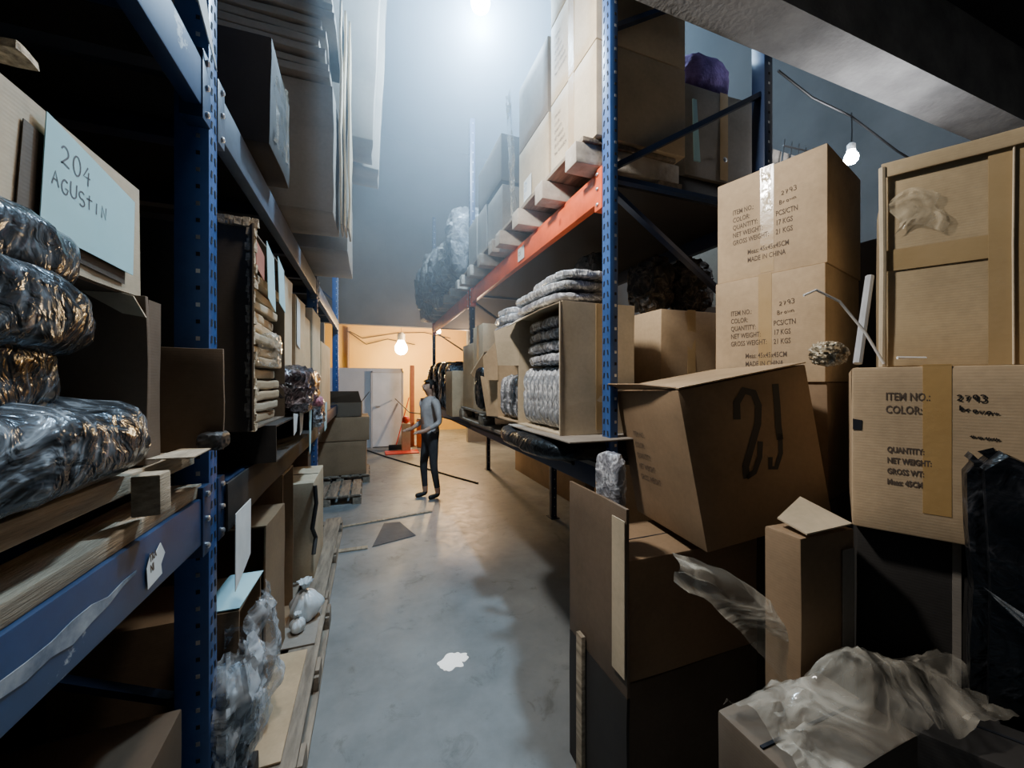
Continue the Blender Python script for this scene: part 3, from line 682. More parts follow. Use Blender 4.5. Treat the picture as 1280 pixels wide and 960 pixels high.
def spill(u, v):
    q = Vector((u * 4, v * 5, 2)); n_ = noise.noise(q) * .035 + abs(noise.noise(q * 2.2)) * .028 + abs(noise.noise(q * 5)) * .004
    return Vector((-.435 + .085 * math.sin(math.pi * min(1, v * .8 + .1)) * math.sin(math.pi * (.1 + .8 * u)) + n_, 1.655 + .25 * u, .66 - .50 * v + .02 * noise.noise(q * 2)))
SPF = film('crumpled_clear_film', (.70, .76, .82), .26)
film_sheet('plastic_bag', 'clear bag spilling from the carton with cyan face', spill, 30, 40, SPF, 'bag')
o = bag('glossy clear bag with black clothes at lower left', (-.45, 1.53, .20), (.16, .19, .34), BAG_DARK, (0, 0, 0), 'clothes_bag', seed=37, amp=.12, ex=3)
def wrap(u, v):
    a = math.pi * (-.62 + 1.24 * u); q = Vector((math.cos(a) * 2.2, math.sin(a) * 2.2, v * 4 + 5)); n_ = noise.noise(q) * .03 + abs(noise.noise(q * 2)) * .032 + abs(noise.noise(q * 5)) * .004
    rr = .105 * math.sin(math.pi * (.12 + .76 * v)) ** .5 + n_
    return Vector((rr * math.cos(a), rr * 1.15 * math.sin(a), .02 + .42 * v + .02 * noise.noise(q * 2)))
film_sheet('film_wrap', None, wrap, 44, 36, SPF, thing=False, parent=o)
tag(abox('low dark carton under the glossy clear bag', -.9, -.37, 1.47, 1.59, .1305, .198, m=CB_BLACK))
tied_bag('plastic_bag', 'white plastic bag on the pallet at left', (-.35, 2.50, .142), .085, .21, BAG_WHITE, 3)
tied_bag('plastic_bag', 'small white plastic bag tucked behind the tall brown carton', (-.37, 2.37, .142), .04, .10, BAG_WHITE, 5)
tag(MB().plate([(-.41, 1.475, .82), (-.415, 1.66, .87), (-.412, 1.67, 1.07), (-.41, 1.475, 1.075)], .002, PAPER).rough(.006, 8, 2).build('paper_tag'), 'grey paper sheet hanging below the left shelf edge', 'paper tag')

# ---- far left cartons
abox('bottom brown carton of the far left stack', -.75, -.05, 6.2, 6.9, .125, .62, m=CB_BROWN)
abox('second brown carton of the far left stack', -.74, -.02, 6.2, 6.9, .63, .98, rz=2, m=CB_BROWN)
open_carton('open brown carton on the far left stack, flaps up', -.74, -.12, 6.25, 6.85, .99, 1.2, '+z', CB_DARK, flaps=[[(.31, -.3, .21), (.31, .3, .21), (.42, .3, .36), (.42, -.3, .36)], [(-.31, -.3, .21), (.31, -.3, .21), (.27, -.42, .38), (-.30, -.40, .38)]])
pallet('wooden pallet under the far left stack', -.82, 0, 6.15, 6.95, 0, .124, WOOD_Y)
# ================================================================== RIGHT RACK
rr = empty('pallet_rack', 'blue and orange pallet rack along the right side of the aisle', 'rack', (0, 0, 0))
upright(rr, .96, 1.42, 0, 4.6, -1, BLUE, wy=.06, dx=.04, inward=1)
for y in (3.85, 6.35): upright(rr, .96, y, 1.02, 4.2, -1, BLUE_D, wy=.06, dx=.05, inward=1)
for y in (1.42, 3.85, 6.35):
    upright(rr, 1.94, y, 0, 4.2, 1, BLUE_D, wy=.07, dx=.06, inward=-1)
    bar(rr, (1.0, y, 2.39), (1.88, y, 2.39), BLUE_D); bar(rr, (1.0, y, 2.44), (1.88, y, 2.98), BLUE_D, .019)
    bar(rr, (1.0, y, 2.33), (1.88, y, 1.78), BLUE_D)
    bar(rr, (1.0, y, 3.05), (1.88, y, 3.6), BLUE_D)
rb = {}
for a, b in ((1.42, 3.85), (3.85, 6.35)):
    rb[a] = beam(rr, .96, a + .031, b - .031, 2.305, 2.425, ORANGE, inward=1, face=-1, th=.04)
    MB().box((.985, a + .04, 2.425), (1.0, b - .04, 2.465), ORANGE).build('beam_lip', rb[a])
    beam(rr, 1.9, a + .04, b - .04, 2.305, 2.425, BLUE_D, inward=1, face=-1, hooks=False)
    beam(rr, .96, a + .031, b - .031, 1.02, 1.12, BLUE_D, inward=1, face=-1, th=.04, hooks=False)
    beam(rr, 1.9, a + .04, b - .04, 1.02, 1.12, BLUE_D, inward=1, face=-1, hooks=False)
    MB().box((1.0, a + .05, 2.39), (1.9, b - .05, 2.41), CB_BLACK).build('deck_sheet', rr)
    MB().box((.95, a + .05, 1.1205), (1.94, b - .05, 1.14), CB_GREY).build('deck_board', rr)
def right_M(x, y, z, rot=0):      # text plane facing -x
    return Matrix(((0, 0, -1, x), (-1, 0, 0, y), (0, 1, 0, z), (0, 0, 0, 1))) @ Matrix.Rotation(R(rot), 4, 'Z')
tg = MB().box((.953, 2.35, 2.325), (.955, 2.46, 2.41), PAPER).build('label_tag', rb[1.42]); text(tg, 'C11', .04, INK, right_M(.9522, 2.445, 2.37), bold=.001)
text(rb[1.42], 'III', .05, plain('dark_orange_mark', (.4, .06, .02), .7), right_M(.9585, 1.86, 2.36), 'stamped_lettering', shear=.1)

DUSTY = polybag('dusty_bundle', (.20, .19, .18), (.48, .47, .45), .5, 4, rough=.55, coat=.1, mul=.6)
DUSTY2 = polybag('dusty_grey_bundle', (.13, .13, .135), (.36, .37, .38), .5, 4, rough=.5, coat=.1, mul=.6)
# ---- upper tier
for i, (y0, y1, lab) in enumerate([(1.47, 2.64, 'pallet on the orange beam under the tall tan cartons'), (2.70, 3.82, 'pallet on the orange beam in the second place'), (3.9, 5.1, 'pallet on the far orange beam, beyond the post'), (5.15, 6.3, 'farthest pallet on the orange beam')]):
    bearer_pallet(lab, .845, 1.42, y0, y1, 2.4665)
ZU = 2.588
PRN = 'ITEM NO.:\nCOLOR:\nQUANTITY:\nNET WEIGHT:\nGROSS WEIGHT:\nMeas: 45x45x45CM'
def up_carton(lab, y0, y1, z0, z1, m=CB_PALE, x0=.93, d=.5, prn=True, **k):
    c = abox(lab, x0, x0 + d, y0, y1, z0, z1, m=m, tapes=('-x',) if prn else (), rough=.0004, **k)
    if prn: text(c, PRN, .026, INK, face_matrix(d, y1 - y0, z1 - z0, '-x', .0009) @ Matrix.Translation((-(y1 - y0) * .40, .02, 0)), spacing=1.5)
    return c
c = up_carton('tan printed carton beside the blue post, lower of three', 1.45, 1.90, ZU, ZU + .42)
mbx = MB().plate([(-.02, -.02, 0), (.02, -.02, 0), (0, .02, 0)], .0006, INK); mbx.build('printed_mark', c, face_matrix(.5, .45, .42, '-x', .0009) @ Matrix.Translation((.02, -.16, 0)))
up_carton('tan printed carton beside the blue post, middle of three', 1.45, 1.90, ZU + .425, ZU + .845)
up_carton('tan printed carton beside the blue post, top of three', 1.45, 1.90, ZU + .85, ZU + 1.25)
c = up_carton('tan carton with a white shipping label, upper right shelf', 1.93, 2.38, ZU, ZU + .42, prn=False)
lb2 = MB().box((-.253 - .006, .0, .06), (-.2565, .12, .19), PAPER).build('shipping_label', c)
text(lb2, 'CTN\n0123\nIII', .032, plain('blue_ink', (.08, .25, .45), .8), Matrix(((0, 0, -1, -.2596), (-1, 0, 0, .11), (0, 1, 0, .125), (0, 0, 0, 1))), spacing=1.1)
up_carton('shaded carton above the labelled carton, upper right shelf', 1.94, 2.38, ZU + .425, ZU + .85, m=CB_GREY, prn=False)
film_sheet('stretch_film', 'hanging clear stretch film beside the labelled carton', lambda u, v: Vector((.925 + .03 * noise.noise(Vector((u * 5, v * 8, 4))) - .02 * v, 2.42 + .10 * u + .05 * v, 2.62 + .9 * v)), 8, 16, FILM_W)
up_carton('grey carton past the stretch film, upper right shelf', 2.72, 3.1, ZU, ZU + .40, m=CB_GREY, prn=False)
up_carton('tan narrow carton by the second post, upper right shelf', 3.15, 3.42, ZU, ZU + .44, m=CB_GREY, prn=False)
up_carton('grey carton just before the second right post', 3.46, 3.78, ZU, ZU + .46, m=CB_GREY, prn=False)
up_carton('dim carton resting above the grey upper cartons', 2.75, 3.4, ZU + .445, ZU + .8, m=CB_DARK, prn=False)
g = 'wrapped bundles on the far upper right shelf'
for i, (y, h, lab) in enumerate([(4.1, .75, 'first wrapped bundle past the second right post'), (4.55, .55, 'second wrapped bundle past the second right post'), (5.0, .62, 'third wrapped bundle past the second right post'), (5.5, .7, 'fourth wrapped bundle past the second right post'), (6.0, .66, 'farthest wrapped bundle on the upper right shelf')]):
    bag(lab, (1.05 - .03 * i, y, ZU), (.55, .40, h), [DUSTY2, DUSTY][i % 2], (0, 0, 0), 'wrapped_bundle', 'bundle', g, seed=50 + i, amp=.12, seam=False)
bag('pale sack hanging out over the far orange beam', (.84, 6.05, 2.44), (.2, .55, .62), DUSTY, (0, 0, 0), 'sack', 'sack', seed=61, amp=.15, seam=False)
bag('pale sack hanging over the beam beyond the second post', (.86, 5.1, 2.46), (.18, .32, .6), DUSTY, (0, 0, 0), 'sack', 'sack', seed=62, amp=.15, seam=False)
# behind the end frame, upper
abox('large grey carton behind the end frame braces, below', 1.44, 1.5, 1.5, 1.95, ZU, ZU + .85, m=CB_GREY) if False else None
c = abox('grey carton behind the frame with a purple bag on top', 1.55, 2.08, 1.56, 1.98, ZU, ZU + .48, m=CB_GREY, tapes=('-y',), rz=-2)
MB().lathe([(.012, 0), (.014, .002), (.010, .004)], BOLT, 12, face_matrix(.53, .42, .48, '-y', .006) @ Matrix.Translation((.0, -.12, 0))).build('plastic_buckle', c)
abox('flat dark carton under the grey carton behind the frame', 1.5, 2.0, 1.58, 2.0, 2.412, ZU - .002, m=CB_BLACK)
o = lump(.34, .36, .24, PURPLE, 71, .07, 2, 3.5).build('purple_bag'); o.location = (1.76, 1.76, ZU + .486); tag(o, 'purple cloth bag on the grey carton behind the frame', 'bag')
tag(MB().plate([(1.535, 1.50, 2.62), (1.575, 1.50, 2.62), (1.55, 1.50, 2.93), (1.525, 1.50, 2.93)], .006, CYAN).build('cyan_board'), 'narrow pale cyan board leaning on the grey carton', 'board')
tag(MB().box((1.28, 1.46, 2.42), (1.42, 1.54, 2.46), WOOD_Y).rough(.004, 9, 2).build('wood_block'), 'dusty wood block behind the horizontal frame brace', 'wood block')

# ---- lower tier, right
ZL = 1.265
pallet('low pallet on the lower right shelf under the open cartons', .84, 1.9, 2.2, 3.8, 1.1405, .12, WOOD_Y)
bag('black plastic wrapped bundle lying under the open carton', (1.00, 1.82, 1.1405), (.62, .80, .11), BAG_BLACK, (0, 0, 0), 'wrapped_bundle', 'bundle', seed=81, amp=.14, seam=False)
tag(MB().box((.735, 1.34, 1.2565), (1.3, 2.05, 1.2635), CB_GREY, bev=.002).rough(.004, 5, 3, 5).build('cardboard_sheet'), 'cardboard sheet jutting out beneath the large open carton', 'cardboard')
ca = open_carton('large tan open carton of silver bags, lower right shelf', .79, 1.17, 1.5, 2.03, ZL, 1.86, '-x', CB_PALE,
    flaps=[[(-.19, -.26, .0), (-.19, -.262, .59), (-.205, -.268, .59), (-.205, -.268, .0)], [(-.19, .26, .33), (-.19, .26, .585), (-.33, .28, .52), (-.31, .27, .33)], [(-.19, -.26, .592), (-.19, .26, .592), (-.27, .24, .54), (-.27, -.2, .56)]])
MB().box((-.02, -.2672, .02), (.05, -.2652, .592), TAPE).build('tape', ca)
g = 'silver bagged garments standing in the large open carton'
for i in range(9):
    bag('silver bagged garment standing upright in the large open carton', (.915, 1.545 + i * .052, ZL + .008), (.235, .05, .30), BAG_BRIGHT, (0, 0, 0), 'garment_bag', 'bag', g, seed=90 + i, amp=.22, freq=5, seam=False)
g = 'flat bagged garments lying in the large open carton'
for i in range(4):
    bag('grey bagged garment lying flat above the upright bags', (.925, 1.75, ZL + .315 + i * .058), (.25, .45, .058), BAG_PALE, (0, 0, rnd.uniform(-2, 2)), 'garment_bag', 'bag', g, seed=110 + i, amp=.2, freq=4, seam=False)
for i, (x, y, z, sx, sy, h, m_, lab) in enumerate([(.93, 1.82, 1.862, .32, .60, .05, BAG_PALE, 'lowest bagged garment on top of the large open carton'), (.92, 1.80, 1.913, .30, .58, .05, BAG_BRIGHT, 'middle bagged garment on top of the large open carton'),
        (.95, 1.72, 1.959, .30, .46, .05, BAG_BRIGHT, 'topmost bagged garment on the large open carton'), (.93, 2.33, 1.80, .3, .40, .06, BAG_PALE, 'lower grey bag lying on the second open carton'), (.92, 2.34, 1.862, .28, .36, .06, BAG_BRIGHT, 'upper silver bag lying on the second open carton'),
        (.92, 2.36, 1.924, .24, .24, .05, BAG_BRIGHT, 'small top bag lying on the second open carton')]):
    bag(lab, (x, y, z), (sx, sy, h), m_, (0, 0, rnd.uniform(-4, 4)), 'garment_bag', 'bag', 'bagged garments on the open cartons', seed=130 + i, amp=.2, freq=4.5)
open_carton('second open carton along the lower right shelf', .80, 1.2, 2.06, 2.44, ZL, 1.80, '-x', CB_TAN, flaps=[[(-.2, .18, .25), (-.2, .18, .53), (-.3, .2, .4), (-.29, .19, .25)]])
g = 'dark silver bags in the second open carton'
for i in range(6):
    bag('dark silver bagged garment in the second open carton', (.92, 2.095 + i * .055, ZL + .008), (.235, .05, .27), BAG_PALE if i % 2 else BAG_SILVER, (0, 0, 0), 'garment_bag', 'bag', g, seed=150 + i, amp=.22, freq=5, seam=False)
open_carton('torn brown carton with dark cloth hanging, lower right shelf', .84, 1.3, 2.50, 2.92, ZL, 1.74, '-x', CB_TAN, flaps=[[(-.23, -.2, .0), (-.23, -.2, .25), (-.34, -.1, .28), (-.3, -.12, 0)], [(-.23, .2, .3), (-.23, .2, .47), (-.35, .15, .3), (-.3, .17, .25)]])
o = lump(.10, .20, .30, BAG_BLACK, 171, .15).build('dark_cloth'); o.location = (.80, 2.78, 1.30); tag(o, 'black bagged cloth hanging from the torn brown carton', 'cloth')
abox('tall pale carton next to the second right post', .86, 1.3, 3.0, 3.32, 1.263, 1.98, m=CB_PALE, tapes=('-x',))
abox('tall pale carton just before the second right post', .87, 1.3, 3.36, 3.76, 1.263, 1.86, m=CB_TAN)
abox('flat brown carton at the shelf edge by second post', .80, .98, 3.95, 4.30, 1.142, 1.62, m=CB_TAN)
for i, (y, h, lab) in enumerate([(4.55, .56, 'dark wrapped bundle past the pale cartons, nearest'), (4.95, .60, 'dark wrapped bundle second past the pale cartons'), (5.45, .62, 'dark wrapped bundle third past the pale cartons'), (5.95, .60, 'dark wrapped bundle at the end of the right shelf')]):
    bag(lab, (1.05, y, 1.142), (.4, .38, h), BAG_DARK, (rnd.uniform(-4, 4), 0, 0), 'wrapped_bundle', 'bundle', 'dark bundles on the lower right shelf', seed=180 + i, amp=.08, ex=6, seam=False)
# cartons seen through the end frame
abox('tan carton just behind the blue right post', 1.02 + .165, 1.3, 1.52, 1.9, ZL, 1.85, m=CB_TAN) if False else None
abox('tan taped carton behind the end frame, lower shelf', 1.40, 1.80, 1.58, 1.98, 1.142, 1.88, m=CB_TAN, tapes=('-y',))
g = 'dusty dark bundles behind the end frame'
for i, (x, y, lab) in enumerate([(1.30, 2.05, 'dusty bundle behind the blue post, leftmost'), (1.52, 1.80, 'dusty torn bundle in middle behind the end frame'), (1.72, 1.72, 'dusty bundle on the tan taped carton')]):
    bag(lab, (x, y, 1.885 if i in (1, 2) else 1.95), (.20, .22, .30), polybag('dull_dark_bundle', (.03, .026, .022), (.16, .13, .105), .5, 5, rough=.7, coat=0, mul=.6), (0, 0, 10 * i), 'wrapped_bundle', 'bundle', g, seed=200 + i, amp=.2, ex=3, seam=False)
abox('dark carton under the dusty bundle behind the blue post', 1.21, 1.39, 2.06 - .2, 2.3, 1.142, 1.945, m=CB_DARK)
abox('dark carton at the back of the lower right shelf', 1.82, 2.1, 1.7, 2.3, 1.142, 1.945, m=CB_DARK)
# tall brown sheets at the back of the empty lower bay
for i, (y0, y1, lab) in enumerate([(2.4, 3.7, 'brown carton row on the floor behind the lower right shelf, nearer'), (3.9, 6.2, 'brown carton row on the floor behind the lower right shelf, farther')]):
    abox(lab, 2.35, 2.9, y0, y1, 0, 1.0, m=CB_BROWN)
tag(MB().tube([(.90, 1.6, 1.118), (.90, 2.6, 1.10), (.90, 3.8, 1.09), (.85, 5.2, 1.05), (.62, 6.6, 1.0), (.55, 9.3, 1.12)], .009, BLACK).build('black_cable'), 'black cable strung along the lower right shelf edge', 'cable')

# ================================================================== CARTON PILE AT THE RIGHT
RZ = 15.6
U = Vector((math.cos(R(RZ)), math.sin(R(RZ)), 0))
cc = Vector((1.555, 1.135, 0)) + U * .225
def printed(lab, z, texts, rz=RZ, m=CB_TAN, dx=0, h=.449):
    c = carton(lab, (.45, .405, h), (cc.x + dx, cc.y, z), rz, m, tapes=('-x',), tape_m=TAPE, tw=.05, rough=.0004)
    F = face_matrix(.45, .405, h, '-x', .0009)
    text(c, 'ITEM NO.:\nCOLOR:\nQUANTITY:\nNET WEIGHT:\nGROSS WEIGHT:', .030, INK, F @ Matrix.Translation((-.135, .01, 0)) @ Matrix.Rotation(R(0), 4, 'Z'), spacing=1.12, bold=.0004)
    text(c, texts[2] + '\nMADE IN CHINA', .030, INK, F @ Matrix.Translation((-.075, -.130, 0)), spacing=1.15, bold=.0004)
    text(c, 'PCS/CTN\n%s KGS\n%s KGS' % (texts[0], texts[1]), .030, INK, F @ Matrix.Translation((.032, -.022, 0)), spacing=1.25, bold=.0004)
    hand(c, ['2793'], .017, .0022, INK, F @ Matrix.Translation((.052, .085, .0005)), slope=.08)
    hand(c, ['Brown'], .015, .0022, INK, F @ Matrix.Translation((.045, .05, .0005)), slope=.08)
    return c
t1 = printed('top printed ITEM NO. carton of the stack right of the post', 1.951, ('17', '21', 'Meas: 45x45x45CM'))
F = face_matrix(.45, .405, .449, '-x', .0009)
film_sheet('shiny_tape', None, lambda u, v: F @ Vector((-.02 + .035 * u + .012 * noise.noise(Vector((v * 4, 1, 1))), .225 - .19 * v, .001 + .004 * noise.noise(Vector((u * 6, v * 12, 0))))), 4, 14, TAPE_CLEAR, thing=False, parent=t1)
printed('second printed ITEM NO. carton, under the top printed one', 1.501, ('17', '21', 'Meas: 45x45x45CM'), dx=-.012)
carton('third carton of the printed stack, in shade', (.45, .405, .449), (cc.x, cc.y, 1.051), RZ, CB_BROWN, tapes=('-x',))  # shade put into darker board colours down the stack
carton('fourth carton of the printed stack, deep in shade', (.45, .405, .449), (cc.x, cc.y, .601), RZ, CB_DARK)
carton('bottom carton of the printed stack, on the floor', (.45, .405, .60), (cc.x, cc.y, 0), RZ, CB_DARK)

# the tilted carton with the brush-written 21
A = Vector((.94, .985, 1.474)); e1 = Vector((.97, -.167, .178)).normalized(); e2 = Vector((.165, .985, -.03)); e2 = (e2 - e1 * e2.dot(e1)).normalized(); e3 = e1.cross(e2)
w, d, h = .50, .46, .54
base = A + e1 * (w / 2) + e2 * (d / 2) - e3 * h
M = Matrix(((e1.x, e2.x, e3.x, base.x), (e1.y, e2.y, e3.y, base.y), (e1.z, e2.z, e3.z, base.z), (0, 0, 0, 1)))
t2 = carton('tilted carton with brush-written 21, on tall brown cartons', (w, d, h), None, 0, CB_BROWN, M=M, rough=.0005)
Fm = face_matrix(w, d, h, '-y', .0012)
mk2 = MB()
mk2.ribbon([(-.095, .10), (-.085, .155), (-.05, .19), (-.015, .175), (-.005, .13), (-.02, .07), (-.06, .0), (-.095, -.06), (-.098, -.10)], .027, MARKER)
mk2.ribbon([(-.098, -.095), (-.065, -.085), (-.035, -.04), (-.022, .01)], .020, MARKER)
mk2.ribbon([(.075, .19), (.068, .12), (.058, .05), (.055, .0)], .026, MARKER)
mk2.ribbon([(.005, -.05), (-.002, -.085), (.02, -.09), (.048, -.045), (.06, .02)], .018, MARKER)
mk2.build('brush_lettering', t2, Fm @ Matrix.Translation((.04, .035, 0)), smooth=False)
Fl = face_matrix(w, d, h, '-x', .0012)
text(t2, 'ITEM NO.:\nCOLOR:\nQUANTITY:\nNET WEIGHT:\nGROSS WEIGHT:', .032, INK, Fl @ Matrix.Translation((-.13, .0, 0)), spacing=1.4)
MB().plate([(-w / 2, -d / 2 + .01, h + .008), (-w / 2 + .002, d / 2, h + .008), (-w / 2 - .05, d / 2 - .05, h + .04), (-w / 2 - .03, -.05, h + .03)], .004, CB_BROWN).rough(.006, 12, 3).build('torn_flap', t2)
MB().plate([(-w / 2 + .0, -d / 2 - .008, h + .006), (w / 2, -d / 2 - .004, h + .006), (w / 2 - .01, d / 2 - .01, h + .010), (-w / 2 + .03, d / 2 - .01, h + .014)], .004, CB_TAN).rough(.003, 5, 3).build('top_flap', t2)

# tall cartons underneath and in front, darker board standing in for shade
c = abox('tall brown carton under the tilted carton', .775, 1.40, 1.06, 1.36, .50, .905, m=CB_BROWN)
us = empty('cardboard_sheet', 'upright brown cardboard sheet with a pale strip beside the aisle', 'cardboard', (.765, 1.21, .0))
MB().box((-.006, -.20, .5), (.006, .17, 1.10), CB_UMBER, bev=.002).box((-.006, -.20, .0), (.006, .17, .499), CB_BLACK, bev=.002).rough(.004, 5, 3, 4).build('board', us)
MB().box((-.0125, -.197, .56), (-.0095, -.13, 1.06), CB_PALE).build('pale_strip', us)
abox('dark carton on the floor beneath the tall brown carton', .775, 1.40, 1.06, 1.36, 0, .498, m=CB_DARK)
tag(MB().box((.738, 1.25, 0), (.755, 1.29, .55), PLY, bev=.002).build('wood_plank'), 'pale wood slat standing at the foot of the brown carton', 'wood slat')
c = abox('slim brown carton in front of the printed stack', .965, 1.165, .62, .71, .0, 1.125, m=CB_BROWN)
MB().box((.045, -.0518, .3), (.09, -.0495, 1.08), CB_GREY).build('corner_strip', c)  # greyer vertical strip near the carton's right edge
tag(MB().plate([(-.10, -.05, 0), (.07, -.05, .004), (.075, .03, .012), (.02, .045, .05), (-.09, .03, .008)], .004, CB_PALE).rough(.006, 14, 3).build('torn_cardboard'), 'torn pale cardboard scrap on the slim brown carton', 'cardboard').location = (1.08, .665, 1.138)
# frontal ITEM NO. carton
EX = Vector((.487, -.873, 0)).normalized(); IN = Vector((-EX.y, EX.x, 0)); p0 = Vector((1.177, .63, 0))
iw, idp, ih = .46, .56, .41
ic = p0 + EX * (iw / 2) + IN * (idp / 2)
c = carton('black carton supporting the printed carton with orange tape', (.44, .52, 1.125), (ic.x + IN.x * .015, ic.y + IN.y * .015, 0), math.degrees(math.atan2(EX.y, EX.x)), CB_BLACK)
MB().box((-.052, -.2625, .3), (-.038, -.2605, 1.12), CB_GREY).build('pale_strip', c)
it = carton('printed ITEM NO. carton with orange tape under the big carton', (iw, idp, ih), (ic.x, ic.y, 1.128), math.degrees(math.atan2(EX.y, EX.x)), CB_TAN, tapes=(), rough=.0004)
orange_tape = noise_mat('orange_tape', (.42, .26, .10), (.48, .31, .13), scale=4, rough=.3, bump=.1)
MB().box((-.104, -idp / 2 - .0007, .06), (-.058, -idp / 2 - .0001, ih + .005), orange_tape).box((-.104, -idp / 2 - .0007, ih + .0012), (-.058, idp / 2, ih + .0022), orange_tape).build('tape', it)
Fi = face_matrix(iw, idp, ih, '-y', .0009)
text(it, 'ITEM NO.:\nCOLOR:', .027, INK, Fi @ Matrix.Translation((-.168, .115, 0)), spacing=1.2, bold=.0005)
text(it, 'QUANTITY:\nNET WEIGHT:\nGROSS WT:\nMeas: 45CM', .019, INK, Fi @ Matrix.Translation((-.165, -.04, 0)), spacing=1.4, bold=.0008)
hand(it, ['2793'], .014, .0028, MARKER, Fi @ Matrix.Translation((-.050, .125, .0004)), slope=-.05)
hand(it, ['brown~'], .012, .003, MARKER, Fi @ Matrix.Translation((-.046, .102, .0004)), slope=-.15)
hand(it, ['~~~~'], .013, .004, MARKER, Fi @ Matrix.Translation((-.03, .04, .0004)), slope=-.12)
MB().plate([(-.229, .045, 0), (-.212, .045, 0), (-.211, .07, 0), (-.229, .073, 0)], .001, SLOT).build('hand_hole', it, Fi)
# big carton on top
bdir = Vector((.106, -.19, 0)).normalized(); bin_ = Vector((-bdir.y, bdir.x, 0)); q0 = Vector((1.405, .665, 0))
bw_, bd_, bh_ = .52, .46, .575
bc = q0 + bdir * (bw_ / 2) + bin_ * (bd_ / 2)
bg = carton('big carton with cross tape and peeling clear tape, top right', (bw_, bd_, bh_), (bc.x, bc.y, 1.545), math.degrees(math.atan2(bdir.y, bdir.x)), cardboard('kraft_olive', (.42, .32, .19)), tapes=(), rough=.003)
TO = noise_mat('olive_tape', (.32, .225, .11), (.37, .265, .14), scale=4, rough=.35, bump=.1)
MB().box((-bw_ / 2 - .004, -bd_ / 2 - .0040, .275), (bw_ / 2 + .004, -bd_ / 2 - .0030, .335), TO).box((-.075, -bd_ / 2 - .0045, 0), (-.010, -bd_ / 2 - .0035, bh_), TO).build('cross_tape', bg)
MB().tube([(-.035, -bd_ / 2 - .008, .0), (-.036, -bd_ / 2 - .008, .3), (-.034, -bd_ / 2 - .008, .58)], .0022, CB_PALE).build('flute_ridge', bg)
mb = MB().box((-bw_ / 2 - .012, -bd_ / 2 - .012, bh_ - .03), (bw_ / 2, -bd_ / 2 - .006, bh_ + .012), cardboard('kraft_olive', (.40, .30, .17)), bev=.002); mb.rough(.006, 9, 5, 5).build('rim_flap', bg)
MB().tube([(-bw_ / 2 - .012, -bd_ / 2 - .008, .0), (-bw_ / 2 - .010, -bd_ / 2 - .010, .3), (-bw_ / 2 - .012, -bd_ / 2 - .010, bh_)], .008, CB_PALE).build('folded_edge', bg)
film_sheet('peeling_tape', None, lambda u, v: Vector((-bw_ / 2 + .012 + .095 * u + .012 * math.sin(v * 6), -bd_ / 2 - .008 - .010 * abs(noise.noise(Vector((u * 4, v * 4, 2)))) - .006 * abs(noise.noise(Vector((u * 11, v * 11, 5)))), .375 + .105 * v + .02 * math.sin(u * 4) )), 14, 14, TAPE_F, thing=False, parent=bg)
# small things around it
o = lump(.085, .07, .06, polybag('brown_tape_wad', (.34, .24, .13), (.95, .86, .66), .5, 10, mul=.7), 21, .25, 3, 2.6).build('tape_wad'); o.location = (1.20, .70, 1.543); tag(o, 'crumpled wad of brown tape on the printed carton corner', 'tape')
tag(MB().tube([(1.17, .745, 1.54 + .21), (1.20, .73, 1.765), (1.25, .70, 1.73), (1.30, .665, 1.64), (1.335, .64, 1.552)], .0035, WHITE_P).build('strapping_cord'), 'white strapping cord curving down beside the big carton', 'cord')
tag(MB().tube([(1.31, .60, 1.565), (1.36, .565, 1.563)], .004, WHITE_P).build('cable_tie'), 'white tie lying at the foot of the big carton', 'tie')
tag(MB().tube([(1.355, .712, 1.556), (1.46, .735, 1.83)], .011, plain('grey_tube', (.4, .42, .45), .4)).build('plastic_tube'), 'pale tube leaning between the printed stack and big carton', 'tube')
# wire basket behind top carton and thin wires under the beam
wb = MB()
for k in range(6): wb.tube([(2.46 + k * .07, 1.72, 2.702), (2.56 + k * .07, 1.75, 3.10)], .006, BLACK, 6)
for k in range(4): wb.tube([(2.46 + k * .025, 1.72 + k * .007, 2.72 + k * .11), (2.83 + k * .025, 1.72 + k * .007, 2.74 + k * .11)], .006, BLACK, 6)
tag(wb.build('wire_rack'), 'dark wire rack lying behind the top printed carton', 'wire rack')
abox('pale dusty carton behind the wire rack', 2.45, 2.95, 1.80, 2.2, 2.702, 3.06, m=CB_GREY)
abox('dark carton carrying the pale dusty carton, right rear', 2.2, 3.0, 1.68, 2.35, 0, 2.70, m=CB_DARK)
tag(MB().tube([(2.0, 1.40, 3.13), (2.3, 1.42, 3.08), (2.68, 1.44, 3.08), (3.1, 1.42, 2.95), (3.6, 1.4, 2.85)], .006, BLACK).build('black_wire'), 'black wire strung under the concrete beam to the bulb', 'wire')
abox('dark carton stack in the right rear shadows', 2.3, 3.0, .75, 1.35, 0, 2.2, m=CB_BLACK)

# ---- bags and film at lower right
SK = MB(); F0 = Matrix(((EX.x, 0, IN.x, p0.x - IN.x * .055), (EX.y, 0, IN.y, p0.y - IN.y * .055), (0, 1, 0, 0), (0, 0, 0, 1)))
SK.plate([(.187, .806, 0), (.5, .806, 0), (.5, 1.25, 0), (.40, 1.27, 0), (.30, 1.29, 0), (.225, 1.335, 0), (.20, 1.357, 0), (.184, 1.33, 0)], .08, BAG_BLACK)
bmesh.ops.bevel(SK.bm, geom=SK.bm.edges[:], offset=.022, segments=2, affect='EDGES')
bmesh.ops.triangulate(SK.bm, faces=SK.bm.faces[:]); bmesh.ops.subdivide_edges(SK.bm, edges=SK.bm.edges[:], cuts=3, use_grid_fill=True)
SK.rough(.010, 9, 3); SK._tag(SK.bm.faces, BAG_BLACK)
o = SK.build('black_sack', None, F0); tag(o, 'tall black plastic sack before the printed carton at right', 'sack')
